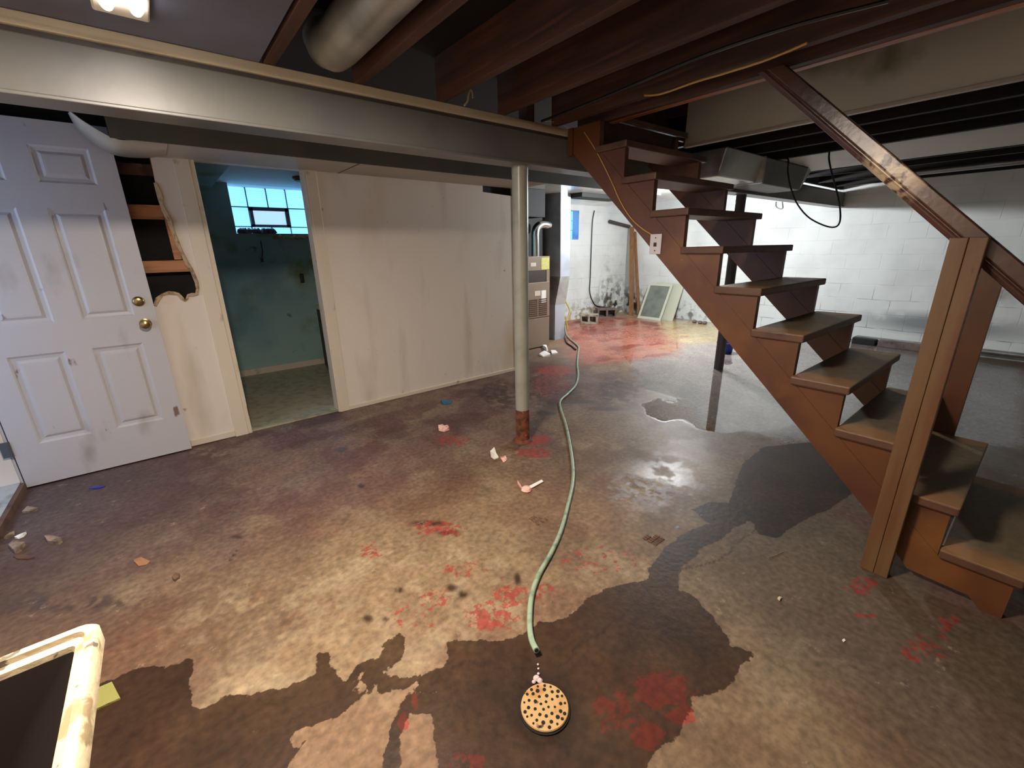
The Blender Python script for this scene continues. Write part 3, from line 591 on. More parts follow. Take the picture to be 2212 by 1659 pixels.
for i in range(4):
    for r, (za, zb) in enumerate(zr):
        if r == 1 and i in (1, 2): continue
        g = G(); za2 = max(za, gz0)
        g.hexa([(xcs[i] + .004, yg + .015, za2), (xcs[i] + bw - .004, yg + .015, za2), (xcs[i] + bw - .004, yg + .05, za2), (xcs[i] + .004, yg + .05, za2),
                (xcs[i] + .004, yg + .015, zb), (xcs[i] + bw - .004, yg + .015, zb), (xcs[i] + bw - .004, yg + .05, zb), (xcs[i] + .004, yg + .05, zb)])
        obj('glass_block', g, K['glassblock'], wn, bevel=.012)
vx0, vx1 = xcs[1], xcs[3]; g = G(); t = .035
g.box(vx0, vx1, yg - .02, yg + .03, 1.948 - t, 1.95); g.box(vx0, vx1, yg - .02, yg + .03, 1.735, 1.735 + .02); g.box(vx0, vx0 + t, yg - .02, yg + .03, 1.735, 1.948); g.box(vx1 - t * 1.3, vx1, yg - .02, yg + .03, 1.735, 1.948)
vf = obj('vent_frame', g, K['ventframe'], wn)
g = G(); g.box(vx0 + t, vx1 - t * 1.3, yg + .005, yg + .012, 1.755, 1.913); obj('vent_pane', g, K['glass'], wn)
# things of the bathroom
g = G()
for i in range(26):
    a = random.random(); xx = .83 + .36 * a; g.lathe((xx, by - .01 + random.uniform(0, .06), 1.635), [(.004, 0), (random.uniform(.03, .045), .012), (random.uniform(.02, .035), random.uniform(.03, .055)), (.003, .065)], 8)
tag(obj('insulation_clump', g, K['foam'], smooth=True), 'dark pinkish clump of fluff lying along the bathroom window sill', 'fluff')
g = G()
for i in range(14):
    xx = 1.17 + .03 * i; g.lathe((xx, by - .004, 1.585 + random.uniform(-.01, .02)), [(.004, -.01), (random.uniform(.015, .03), 0), (random.uniform(.015, .025), .02), (.003, .03)], 7)
tag(obj('crumbled_mortar', g, K['gypsum']), 'crumbling broken plaster along the lower edge of the bathroom window', 'plaster')
g = G(); p = aY(563, 520, 5.88); p2 = aY(566, 562, 5.88); g.tube([p, (p[0], p[1], (p[2] + p2[2]) / 2), p2], .006, 6); g.box(p2[0] - .012, p2[0] + .012, 5.86, 5.89, p2[2] - .02, p2[2] + .02)
tag(obj('dangling_wire', g, K['wood_dark']), 'short dark cord hanging on the teal bathroom wall under the window', 'cord')
p = aY(652, 600, 5.89); g = G(); g.box(p[0] - .022, p[0] + .022, 5.875, 5.9, p[2] - .06, p[2] + .05); tag(obj('wall_bracket', g, K['wood_dark'], bevel=.008), 'small dark bracket fixed on the teal bathroom wall', 'bracket')
p = aZ(643, 383, 2.155); g = G(); g.lathe((p[0] + .06, p[1], 2.12), [(.02, 0), (.09, .0), (.11, .02), (.11, .04)], 20); tag(obj('ceiling_vent', g, K['furnd'], smooth=True), 'round brown vent on the bathroom ceiling by the window', 'vent')
vt = thing('vanity_cabinet', (1.62, 5.3, 0), 'dark bathroom cabinet with a pale top just inside the doorway', 'cabinet')
g = G(); g.box(1.385, 1.9, 4.9, 5.42, .10, .79); g.box(1.42, 1.9, 4.94, 5.4, .012, .1); obj('body', g, K['wood_dark'], vt)
g = G(); g.box(1.365, 1.9, 4.88, 5.44, .79, .83); obj('countertop', g, K['trim'], vt, bevel=.005)

# ---------------------------------------------------------------- window 2 (glass block, far wall)
w2 = bpy.data.objects.new('window_2', None); COL.objects.link(w2); w2.location = (6.2, YW + .25, wz0); BASE['window_2'] = Vector((6.2, YW + .25, wz0)); struct(w2, 'glass block window high in the white wall beside the grey duct')
K['revealblue'] = mat('daylit_blue_reveal', rgb(150, 190, 235), .5, var=((rgb(110, 150, 210), 6, .45, .7),))  # blue daylight on the reveal is put into its colour
for i in range(4):
    for r in range(3):
        g = G(); a = wx0 + i * .1975; z = wz0 + r * .177; g.box(a + .004, a + .193, YW + .16, YW + .22, z + .004, z + .173); obj('glass_block', g, K['glassblock'], w2, bevel=.01)
g = G(); g.box(wx0, wx1, YW + .19, YW + .21, wz0, wz1); obj('mortar_grid', g, K['mortar'], w2)
g = G(); g.box(wx1 - .004, wx1, YW - .002, YW + .2, wz0, wz1); g.box(wx0, wx1, YW - .002, YW + .2, wz0, wz0 + .004); obj('window_reveal', g, K['revealblue'], w2)

# ---------------------------------------------------------------- outside door on the left, swung open against the partition
dx0, dx1, dz0, dz1, dy = -.925, -.06, .014, 2.172, 3.855
d1 = bpy.data.objects.new('door_1', None); COL.objects.link(d1); d1.location = (dx0, dy, dz0); BASE['door_1'] = Vector((dx0, dy, dz0)); struct(d1, 'white six panel door standing open against the torn wall')
xc = [dx0, -.79, -.54, -.43, -.175, dx1]; xc = [dx0, -.805, -.555, -.43, -.172, dx1]
zc = [dz0, .285, .85, 1.035, 1.70, 1.84, 2.04, dz1]
g = G()
for i in range(5):
    for j in range(7):
        x0_, x1_, z0_, z1_ = xc[i], xc[i + 1], zc[j], zc[j + 1]
        if i in (1, 3) and j in (1, 3, 5):
            prev = None
            for ins, dep in ((0, 0), (.012, .009), (.03, .012), (.045, .003), (.055, .002)):
                r = [(x0_ + ins, dy + dep, z0_ + ins), (x1_ - ins, dy + dep, z0_ + ins), (x1_ - ins, dy + dep, z1_ - ins), (x0_ + ins, dy + dep, z1_ - ins)]
                if prev:
                    for k in range(4): g.face([prev[k], prev[(k + 1) % 4], r[(k + 1) % 4], r[k]])
                prev = r
            g.face(prev)
        else: g.face([(x0_, dy, z0_), (x1_, dy, z0_), (x1_, dy, z1_), (x0_, dy, z1_)])
a = dy + .044
g.face([(dx0, a, dz0), (dx0, a, dz1), (dx1, a, dz1), (dx1, a, dz0)])
g.face([(dx0, dy, dz0), (dx0, dy, dz1), (dx0, a, dz1), (dx0, a, dz0)]); g.face([(dx1, dy, dz0), (dx1, a, dz0), (dx1, a, dz1), (dx1, dy, dz1)])
g.face([(dx0, dy, dz0), (dx0, a, dz0), (dx1, a, dz0), (dx1, dy, dz0)]); g.face([(dx0, dy, dz1), (dx1, dy, dz1), (dx1, a, dz1), (dx0, a, dz1)])
bmesh.ops.remove_doubles(g.b, verts=g.b.verts[:], dist=1e-5)
obj('door_leaf', g, K['door'], d1)
p = aY(299, 651, dy); g = G(); g.lathe((p[0], dy, p[2]), [(.033, 0), (.033, .006), (.027, .014), (.02, .017), (.003, .018)], 24, (0, -1, 0)); obj('deadbolt', g, K['brass'], d1, smooth=True)
p = aY(314, 699, dy); g = G(); g.lathe((p[0], dy, p[2]), [(.034, 0), (.034, .006), (.016, .012), (.014, .03), (.026, .042), (.031, .055), (.026, .068), (.012, .074), (.003, .075)], 24, (0, -1, 0)); obj('door_handle', g, K['brass'], d1, smooth=True)
g = G(); g.box(dx0 - .045, dx0 + .002, dy - .003, dy + .001, .235, .335); g.tube([(dx0 - .004, dy - .006, .235), (dx0 - .004, dy - .006, .335)], .006, 8); obj('door_hinge', g, K['hinge'], d1)
# frame post by the hinge, sill
trim(8, XL - .11, XL + .012, 3.885, 3.93, 0, 2.2, m='door')
g = G(); g.box(XL - .11, XL, 2.98, 3.89, .0, .05); g.box(XL - .2, XL - .09, 2.9, 3.95, -.02, .03); s_ = struct(obj('trim_10', g, K['sill']), 'grey sill of the outside door at the left edge')
g = G(); g.box(XL, XL + .022, 2.98, 3.87, .0, .046); struct(obj('trim_11', g, K['silld']), 'brown face of the door sill')
g = G(); g.box(-2.6, -1.07, 2.2, 5.6, -.06, -.02); struct(obj('floor_outside', g, K['concrete']))
g = G(); g.box(-2.6, -1.07, 4.3, 4.4, -.02, 2.6); struct(obj('wall_outside', g, K['outside']))

# ---------------------------------------------------------------- main beam, posts
bm = thing('support_beam', (3.6, 2.325, 1.925), 'long grey boxed beam with a pale plank on top, resting on the posts', 'beam')
g = G(); g.box(XL, XW, 2.262, 2.39, 1.937, 2.108); obj('beam_box', g, K['beam'], bm, bevel=.004)
g = G(); g.box(XL, XW, 2.25, 2.40, 1.925, 1.938); obj('lower_flange', g, K['beam'], bm, bevel=.003)
g = G(); g.box(XL, XW, 2.268, 2.384, 2.108, 2.124); obj('upper_flange', g, K['darkpost'], bm)
g = G(); g.box(XL, 2.30, 2.25, 2.40, 2.124, H); obj('top_plank', g, K['beamwood'], bm, bevel=.003, label='pale unpainted plank along the top of the beam')
def post(x_, y_, r, z1, m, lab, rust=0):
    t = thing('support_post', (x_, y_, 0), lab, 'post')
    g = G(); g.lathe((x_, y_, rust), [(r, 0), (r, z1 - rust - .05), (r * 1.02, z1 - rust - .049), (r * 1.02, z1 - rust)], 32); obj('post_shaft', g, K[m], t, smooth=True)
    if rust:
        g = G(); g.lathe((x_, y_, 0), [(r * 1.5, 0), (r * 1.35, .012), (r * 1.02, .02), (r * 1.005, rust * .5), (r * .99, rust)], 32); obj('rusted_foot', g, K['rust'], t, smooth=True, label='rusty scaling lower end')
    return t
post(1.955, 2.335, .052, 1.925, 'post', 'grey steel post with a rusty foot standing beside the garden hose', .26)
post(5.04, 2.335, .052, 1.925, 'darkpost', 'dark steel post standing behind the wooden stairs at the puddle')
# soffit above the partition
g = G(); g.box(.0, 3.26, 3.43, 3.93, 2.042, 2.05); 
sf = thing('soffit', (2.2, 3.68, 2.04), 'boxed soffit running along the top of the white partition', 'soffit')
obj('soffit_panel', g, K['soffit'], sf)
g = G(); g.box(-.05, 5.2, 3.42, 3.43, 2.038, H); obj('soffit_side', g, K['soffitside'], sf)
g = G(); g.box(1.33, 1.338, 3.43, 3.93, 2.039, 2.0425); obj('panel_seam', g, K['furnd'], sf)
near = [(152, 240), (192, 268), (250, 299), (300, 303)]
far = [(148, 244), (176, 286), (240, 331), (310, 340)]
def smooth_curve(pts, sub=8):
    P = [Vector([float(c) for c in p]) for p in pts]; out = []
    for i in range(len(P) - 1):
        p0 = P[max(i - 1, 0)]; p1 = P[i]; p2 = P[i + 1]; p3 = P[min(i + 2, len(P) - 1)]
        for s in range(sub):
            t = s / sub; out.append(.5 * ((2 * p1) + (-p0 + p2) * t + (2 * p0 - 5 * p1 + 4 * p2 - p3) * t * t + (-p0 + 3 * p1 - 3 * p2 + p3) * t ** 3))
    return out + [P[-1]]
A = smooth_curve([aY(*p, 3.43) for p in near] + [(.2, 3.43, 2.041)]); B = smooth_curve([aY(*p, 3.81) for p in far] + [(.2, 3.81, 2.041)])
g = G()
VA = [g.b.verts.new(p) for p in A]; VB = [g.b.verts.new(p) for p in B]
for i in range(len(A) - 1): g.b.faces.new([VA[i], VA[i + 1], VB[i + 1], VB[i]])
o = obj('peeling_strip', g, K['soffit'], sf, smooth=True, label='pale sheet end peeling upwards over the door'); md = o.modifiers.new('s', 'SOLIDIFY'); md.thickness = .004

# ---------------------------------------------------------------- ceiling
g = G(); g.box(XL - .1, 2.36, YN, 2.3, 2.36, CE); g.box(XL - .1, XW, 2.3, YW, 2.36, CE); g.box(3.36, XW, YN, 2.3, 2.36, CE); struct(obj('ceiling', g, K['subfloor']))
g = G(); g.box(XL, .50, .2, 2.255, 2.166, 2.176); struct(obj('ceiling_board', g, K['slate']), 'slate coloured board on the ceiling round the lamp')
g = G(); g.box(3.2, 7.4, 3.43, YW, 2.2, 2.22); struct(obj('ceiling_far', g, K['gloss']), 'glossy white ceiling above the furnace corner')
names = ['joist just right of the lamp', 'joist just right of the round duct', 'joist left of the hanging string', 'joist right of the hanging string', 'joist beside the brown stair header']
for i, (xj, lab) in enumerate([(.515, 'dark wooden ceiling joist nearest the lit lamp'), (.89, 'dark wooden ceiling joist just right of the round duct'), (1.328, 'brown ceiling joist above the white string, left of it'),
        (1.73, 'dark ceiling joist between the white string and the stair header'), (2.16, 'dark ceiling joist nearest the brown stair header')]):
    g = G(); g.box(xj, xj + .045, YN, 2.26 if True else 0, H, 2.36); tag(obj('ceiling_joist', g, K['joist'], bevel=.002), lab, 'joist', 'ceiling joists')
hd = thing('stair_header', (2.4, 0, H), 'doubled brown header joists along the near side of the stair opening', 'header')
g = G(); g.box(2.36, 2.405, YN, 2.22, H, 2.62); obj('inner_joist', g, K['joist'], hd)
g = G(); g.box(2.405, 2.45, YN, 2.22, H - .002, 2.62); obj('trim_board', g, K['header'], hd, bevel=.002, label='orange brown trim board')
far_l = ['just beyond the white stairwell panel', 'second beyond the white stairwell panel', 'third beyond the white stairwell panel', 'at the near edge of the flat pale panel', 'at the far edge of the flat pale panel', 'over the looped black cable side of the pale pipe', 'between pale pipe and white block wall', 'closest to the white block wall']
for xj, lab in zip((3.42, 3.82, 4.24, 4.68, 5.8, 6.25, 6.95, 7.6), far_l):
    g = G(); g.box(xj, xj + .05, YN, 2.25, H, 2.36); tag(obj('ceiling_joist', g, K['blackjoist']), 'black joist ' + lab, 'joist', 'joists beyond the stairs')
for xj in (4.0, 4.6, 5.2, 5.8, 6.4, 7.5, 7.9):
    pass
g = G(); g.box(3.42, XW, 2.30, 2.33, H, 2.358); tag(obj('gap_filler', g, K['blackjoist']), 'black strip added on the beam to cover the bright gap beyond the stairs', 'joist')  # added strip, hides the lit far ceiling above the beam
g = G(); g.box(4.75, 5.80, -1.5, 2.25, 2.17, 2.176); tag(obj('joist_panel', g, K['soffit']), 'flat pale panel fixed under the joists beyond the stairs', 'panel')
# stairwell side panel
pn = thing('stairwell_panel', (3.34, .4, 2.135), 'tall off-white panel lining the far side of the stair opening', 'panel')
K['panel'] = mat('stairwell_panel_paint', rgb(196, 190, 174), .6, var=((rgb(126, 120, 92), 1.8, .56, .7), (rgb(60, 56, 50), 3, .7, .76)))
g = G(); g.box(3.33, 3.345, YN, 2.02, 2.14, 3.2); obj('panel_sheet', g, K['panel'], pn)
g = G(); g.box(3.318, 3.36, YN, 2.02, 2.13, 2.15); obj('panel_lip', g, K['soffit'], pn, bevel=.003)
g = G(); g.box(2.36, 3.4, YN, 2.4, 3.2, 3.25); struct(obj('ceiling_stairwell', g, K['subfloor']))
g = G(); g.box(2.46, 2.48, YN, 2.22, 2.63, 3.2); g.box(2.46, 3.5, 2.225, 2.245, 2.17, 3.2); g.box(3.35, 3.4, 2.0, 2.245, 2.36, 3.2); g.box(2.46, 3.4, YN - .03, YN, 2.38, 3.2); struct(obj('wall_stairwell', g, K['joist']))

# ---------------------------------------------------------------- lamp at the top left
lp = thing('ceiling_lamp', (.08, 1.6, 2.166), 'lit ceiling lamp with two glowing bulbs on a pale base', 'lamp')
g = G(); g.box(.01, .15, .95, 2.07, 2.15, 2.166); obj('lamp_base', g, K['fixture'], lp, bevel=.006)
for xx, y1 in ((.045, 1.99), (.114, 1.985)):
    g = G(); g.tube([(xx, 1.90, 2.14), (xx, 1.91, 2.14), (xx, y1 - .035, 2.14), (xx, y1 - .012, 2.14), (xx, y1, 2.14)], .02, 16, rs=[.012, .019, .019, .015, .005]); obj('bulb', g, K['bulb'], lp, smooth=True)
lf = thing('ceiling_lamp', (5.8, 3.35, 2.165), 'bare lit bulb in the far room, hidden behind the beam', 'lamp')
g = G(); g.lathe((5.8, 3.35, 2.14), [(.05, 0), (.055, .02), (.055, .06)], 16); obj('lamp_base', g, K['fixture'], lf)
g = G(); g.lathe((5.8, 3.35, 2.06), [(.008, 0), (.028, .015), (.03, .035), (.016, .07), (.014, .085)], 16); obj('bulb', g, K['bulbfar'], lf, smooth=True)

# ---------------------------------------------------------------- ducts
g = G(); g.tube([(.765, -.4, 2.235), (.765, 1.0, 2.235), (.765, 2.04, 2.235), (.765, 2.13, 2.242), (.765, 2.18, 2.26), (.765, 2.21, 2.30)], .088, 28)
tag(obj('round_duct', g, K['galvpaint'], smooth=True, base=(.735, 1, 2.17)), 'round grey sheet metal duct running between the ceiling joists', 'duct')
rd = thing('rectangular_duct', (4.6, 2.08, 1.95), 'boxy grey metal duct hanging beside the beam behind the stairs', 'duct')
P8 = lambda x0, x1, c0, c1: [(x0, 1.93 + c0, 1.955), (x1, 1.93 + c1, 1.955), (x1, 2.25, 1.955), (x0, 2.25, 1.955), (x0, 1.88, H), (x1, 1.88 + c1, H), (x1, 2.25, H), (x0, 2.25, H)]
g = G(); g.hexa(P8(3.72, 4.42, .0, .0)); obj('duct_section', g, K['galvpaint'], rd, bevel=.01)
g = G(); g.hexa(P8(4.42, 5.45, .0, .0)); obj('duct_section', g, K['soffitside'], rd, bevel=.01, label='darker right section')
g = G(); g.box(4.405, 4.435, 1.872, 2.25, 1.948, H); obj('duct_seam', g, K['galvpaint'], rd)
g = G(); g.hexa([(5.45, 1.93, 1.955), (5.75, 2.02, 2.02), (5.75, 2.25, 2.02), (5.45, 2.25, 1.955), (5.45, 1.88, H), (5.75, 1.95, H), (5.75, 2.25, H), (5.45, 2.25, H)]); obj('duct_end', g, K['galvpaint'], rd)
# pipe under the far joists
g = G(); pa = (6.66, 1.45, 2.13); g.tube([(6.66, -1.5, 2.135), pa], .028, 12); tag(obj('ceiling_pipe', g, K['galv'], smooth=True), 'pale straight pipe under the black joists near the white wall', 'pipe')
# ---------------------------------------------------------------- staircase
st = thing('staircase', (2.75, .9, 0), 'open red-brown wooden staircase with worn treads climbing to the beam', 'staircase')
RISE, RUN, Y2 = .202, .2155, .04
yf = lambda k: Y2 + RUN * (k - 2)
def seat(k): return (yf(k + 1) + .022, RISE * k - .038)      # inner corner of a step
def stringer(x0, x1):
    g = G(); s1, s10 = seat(1), seat(10); s1 = (s1[0], RISE - .038)
    low = lambda yy: .612 + (2.012 - .612) / (2.205 - .704) * (yy - .704)
    for q in ([s1, (.20, low(.20)), (1.985, low(1.985)), (1.985, 2.0)] ,
              [(1.985, 2.164), (1.985, low(1.985)), (2.205, 2.012), (2.205, 2.164)],
              [s1, (.137, .048), (.191, .111), (.20, low(.20))],
              [(-.155, RISE - .038), (-.155, .0), (-.095, 0), (-.056, .04), (.137, .048), s1]):
        g.prism(q, 0, x0, x1)
    return g
for x0_, x1_ in ((2.31, 2.35), (3.15, 3.19)):
    so = obj('stringer', stringer(x0_, x1_), K['stair'], st)
    for k in range(2, 11):
        a, b_ = seat(k - 1), seat(k); g = G(); g.prism([a, (a[0], b_[1]), b_], 0, x0_ + .003, x1_ - .003); obj('step_cleat', g, K['stair'], so)
for k in range(1, 12):
    g = G(); z = RISE * k; w0 = random.uniform(-.004, .004)
    g.box(2.29 + w0, 3.22, yf(k), yf(k) + .240, z - .038, z) if 1 < k < 11 else g.box(2.29 if k == 1 else 2.455, 3.24 if k == 1 else 3.30, yf(k), yf(k) + .235, z - .038, z)
    obj('tread', g, K['tread'], st, bevel=.006)
# cleats under the seats on the near stringer: slanted joint line
g = G(); g.box(2.36, 3.14, 2.0, 2.02, 2.022, 2.165); g.box(2.455, 3.30, 2.0, 2.02, 2.165, 2.18); obj('top_riser', g, K['riser'], st)
g = G(); g.box(2.30, 2.36, 2.205, 2.25, 2.005, 2.165); obj('ledger_block', g, K['stair'], st)
for a, b_ in ((.182, .2295), (.2305, .279)):
    g = G(); g.box(2.24, 2.288, a, b_, 0, 1.43); obj('newel_post', g, K['newel'], st, bevel=.003)
g = G(); g.box(3.222, 3.27, .17, .262, 0, 1.29); obj('newel_post', g, K['stair'], st, bevel=.003)
def rail(y0, z0, y1, z1):
    d = np.array([y1 - y0, z1 - z0]); d = d / np.linalg.norm(d); n = np.array([-d[1], d[0]])
    if n[1] < 0: n = -n
    prof = [(2.308, -.079), (2.335, -.079), (2.345, -.04), (2.345, 0), (2.291, 0), (2.291, -.048), (2.306, -.052), (2.301, -.062)]
    g = G(); L = []
    for (yy, zz) in ((y0, z0), (y1, z1)):
        L.append([(px_, yy + n[0] * h, zz + n[1] * h) for px_, h in prof])
    a = [g.b.verts.new(Vector([float(c) for c in p])) for p in L[0]]; b_ = [g.b.verts.new(Vector([float(c) for c in p])) for p in L[1]]
    g.b.faces.new(a); g.b.faces.new(b_[::-1]); n_ = len(a)
    for i in range(n_): g.b.faces.new([a[i], b_[i], b_[(i + 1) % n_], a[(i + 1) % n_]])
    for i, v in enumerate(b_):
        dz = 2.162 - v.co.z; v.co.z += dz; v.co.y += dz * d[0] / d[1]
    return g
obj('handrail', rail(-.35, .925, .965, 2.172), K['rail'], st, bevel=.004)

# wall plate and its cable on the stringer
wpl = thing('wall_plate', (2.305, 1.525, 1.375), 'white phone jack plate screwed to the near stair stringer', 'wall plate')
g = G(); g.box(2.301, 2.31, 1.487, 1.562, 1.375, 1.487); obj('plate', g, K['plate'], wpl, bevel=.003)
g = G(); g.box(2.297, 2.302, 1.516, 1.534, 1.418, 1.44); obj('jack_socket', g, K['jackdark'], wpl)
for z in (1.395, 1.466):
    g = G(); g.lathe((2.301, 1.525, z), [(.004, 0), (.004, .0015)], 8, (-1, 0, 0)); obj('screw', g, K['jackdark'], wpl)
def cable(name, pts, r, m, lab, n=6, cat='cable', sub=6):
    P = [Vector([float(c) for c in p]) for p in pts]; out = []
    for i in range(len(P) - 1):
        p0 = P[max(i - 1, 0)]; p1 = P[i]; p2 = P[i + 1]; p3 = P[min(i + 2, len(P) - 1)]
        for s in range(sub):
            t = s / sub
            out.append(.5 * ((2 * p1) + (-p0 + p2) * t + (2 * p0 - 5 * p1 + 4 * p2 - p3) * t * t + (-p0 + 3 * p1 - 3 * p2 + p3) * t ** 3))
    out.append(P[-1]); g = G(); g.tube(out, r, n); return tag(obj(name, g, K[m], smooth=True), lab, cat)
cable('phone_cable', [aX(*p, 2.306) for p in ((1262, 285), (1290, 330), (1320, 390), (1340, 435), (1362, 470), (1385, 492), (1408, 507))], .003, 'cord_gold', 'thin tan cable running down the stair stringer to the plate')
cable('header_cable', [aZ(*p, 2.155) for p in ((1392, 206), (1428, 203), (1500, 178), (1560, 160), (1640, 135), (1700, 112), (1744, 93))], .005, 'cord_gold', 'golden cable sagging under the brown stair header')
cable('header_conduit', [aZ(*p, 2.158) for p in ((1170, 262), (1300, 212), (1500, 128), (1700, 60), (1920, 2))], .007, 'cord_black', 'dark cable run under the joists left of the stair header')
cable('thin_wire', [aY(*p, 2.24) for p in ((1165, 262), (1190, 263), (1212, 266), (1226, 277))], .002, 'cord_white', 'thin wire lying over the beam plank end by the stairs')
cable('looped_cable', [(4.70, 1.83, 2.164)] + [aX(*p, 4.6) for p in ((1703, 345), (1702, 370), (1708, 405), (1722, 440), (1745, 468), (1775, 485), (1800, 491), (1813, 482), (1815, 455), (1808, 415), (1797, 375), (1791, 345))] + [(4.70, 1.48, 2.164)], .007, 'cord_black', 'black cable hanging in a loop behind the handrail')
cable('hanging_string', [aY(*p, 2.2) for p in ((1015, 178), (1016, 192), (1012, 205), (1010, 218), (1003, 228))], .005, 'cord_white', 'short white string hanging from a joist above the beam')
cable('string_end', [aY(*p, 2.2) for p in ((1015, 190), (1020, 200), (1021, 212))], .004, 'cord_white', 'loose second strand beside the white hanging string')
p = aY(1142, 262, 2.3); g = G(); g.box(p[0] - .03, p[0] + .03, 2.28, 2.36, H, 2.36); tag(obj('beam_shim', g, K['joist']), 'small upright wood block on the beam above the grey post', 'wood block')
cable('wall_cable', [aY(*p, 6.085) for p in ((1284, 455), (1280, 478), (1278, 520), (1275, 600), (1274, 630), (1280, 650), (1290, 661), (1318, 664))], .011, 'cord_black', 'dark cable running down the white block wall behind the cinder blocks')
cable('yellow_cable', [aY(*p, 5.4) for p in ((1221, 650), (1226, 660), (1230, 670), (1228, 683), (1223, 692), (1221, 684), (1225, 702), (1227, 716))], .011, 'cord_yellow', 'yellow cable coiled beside the grey duct foot')
cable('thin_hook', [aX(*p, XW - .02) for p in ((1676, 436), (1676, 446), (1684, 451), (1690, 449), (1689, 436))], .006, 'hinge', 'thin wire hook hanging on the white block wall near the beam')

# ---------------------------------------------------------------- hose and drain
hp = [(1159, 1416), (1148, 1385), (1144, 1345), (1149, 1290), (1165, 1245), (1190, 1200), (1212, 1150), (1227, 1095), (1237, 1050), (1238, 1010), (1230, 955), (1221, 915), (1211, 885), (1211, 868), (1228, 852), (1244, 834), (1249, 812), (1247, 790), (1249, 765), (1250, 752), (1243, 744), (1230, 733), (1223, 722), (1221, 705)]
P = []
for i, p in enumerate(hp): q_ = fl(*p); P.append((q_[0], q_[1], .0125 + (.012 if i == 0 else 0)))
hs = thing('garden_hose', P[0], 'long pale green garden hose snaking across the floor to the drain', 'hose')
def spline(pts, sub=8):
    P = [Vector([float(c) for c in p]) for p in pts]; out = []
    for i in range(len(P) - 1):
        p0 = P[max(i - 1, 0)]; p1 = P[i]; p2 = P[i + 1]; p3 = P[min(i + 2, len(P) - 1)]
        for s in range(sub):
            t = s / sub
            out.append(.5 * ((2 * p1) + (-p0 + p2) * t + (2 * p0 - 5 * p1 + 4 * p2 - p3) * t * t + (-p0 + 3 * p1 - 3 * p2 + p3) * t ** 3))
    out.append(P[-1]); return out
sp_ = spline(P); g = G(); g.tube(sp_, .0115, 12); obj('hose_tube', g, K['hose'], hs, smooth=True)
e0 = sp_[0]; dr = (sp_[0] - sp_[1]).normalized()
g = G(); g.tube([e0 + dr * .0002, e0 + dr * .001], .0075, 12); obj('hose_opening', g, K['hosedark'], hs)
cable('black_hose', [tuple(fl(*p)[:2]) + (.012,) for p in ((1219, 726), (1224, 741), (1236, 750), (1244, 757))], .011, 'cord_black', 'short dark cord beside the hose near the duct foot', 8, 'cord')
dc = (.699, .739)
dn = thing('floor_drain', (dc[0], dc[1], -.02), 'round tan perforated drain cover in the wet floor', 'drain cover')
K['drainhole'] = mat('drain_dark', rgb(20, 12, 8), .9)
g = G(); g.lathe((dc[0], dc[1], -.016), [(.083, 0), (.083, .009), (.079, .010)], 40); obj('drain_ring', g, K['drainhole'], dn)
g = G(); g.lathe((dc[0], dc[1], -.006), [(.077, 0), (.078, .004), (.076, .0075), (.004, .0085)], 48); obj('drain_plate', g, K['drain'], dn, smooth=True)
g = G(); cnt = 0
for ring, n in ((.013, 4), (.033, 9), (.053, 14), (.067, 17)):
    for i in range(n):
        a = 2 * math.pi * i / n + ring * 40 + random.uniform(-.08, .08); rr = random.uniform(.0042, .0075) * (.85 if ring > .06 else 1)
        g.lathe((dc[0] + ring * math.cos(a), dc[1] + ring * math.sin(a), .0005), [(rr, 0), (rr * .95, .0022)], 9)
obj('drain_holes', g, K['drainhole'], dn)

K['foamw'] = mat('soapy_foam', rgb(196, 176, 176), .3)
g = G(); 
for px_, py_, rr in ((1159, 1463, .012), (1166, 1468, .010), (1153, 1470, .007), (1172, 1476, .007), (1163, 1452, .005), (1163, 1441, .004), (1162, 1432, .004)):
    c = fl(px_, py_); g.lathe((c[0], c[1], -.008), [(rr * .9, 0), (rr, rr * .4), (rr * .6, rr * .9), (.0008, rr)], 10)
tag(obj('foam_trickle', g, K['foamw'], smooth=True), 'small pinkish foam trickle between the hose end and the drain', 'foam')
# ---------------------------------------------------------------- laundry tub
tb = thing('laundry_tub', (-.5, .56, 0), 'cream plastic laundry tub with a chipped dirty rim at the lower left', 'tub')
x0, x1, y0, y1, zt = -.86, -.188, .19, .872, .85
def ringrect(ins, z, r):
    pts = []; a0, a1, b0, b1 = x0 + ins, x1 - ins, y0 + ins, y1 - ins
    for cx, cy, s in ((a1 - r, b1 - r, 0), (a0 + r, b1 - r, 1), (a0 + r, b0 + r, 2), (a1 - r, b0 + r, 3)):
        for k in range(5):
            t = math.pi / 2 * (s + k / 4); pts.append((cx + r * math.cos(t), cy + r * math.sin(t), z))
    return pts
def loft(rings, close_bottom=True):
    g = G(); R = [[g.b.verts.new(Vector(p)) for p in r] for r in rings]
    for A, B in zip(R, R[1:]):
        n = len(A)
        for k in range(n): g.b.faces.new([A[k], A[(k + 1) % n], B[(k + 1) % n], B[k]])
    return g, R
g, R = loft([ringrect(.27, .35, .02), ringrect(.05, zt - .06, .02), ringrect(.012, zt - .034, .02), ringrect(.0, zt - .032, .02), ringrect(0, zt - .006, .02), ringrect(.004, zt, .02), ringrect(.016, zt, .014), ringrect(.019, zt - .008, .012), ringrect(.029, zt - .012, .008), ringrect(.032, zt - .02, .006)])
obj('tub_rim', g, K['tub'], tb, smooth=True)
g, R = loft([ringrect(.0325, zt - .02, .006), ringrect(.075, zt - .07, .01), ringrect(.17, zt - .22, .02), ringrect(.29, zt - .43, .02)]); g.b.faces.new(R[-1]); obj('tub_basin', g, K['tubin'], tb, smooth=True, label='dark basin')
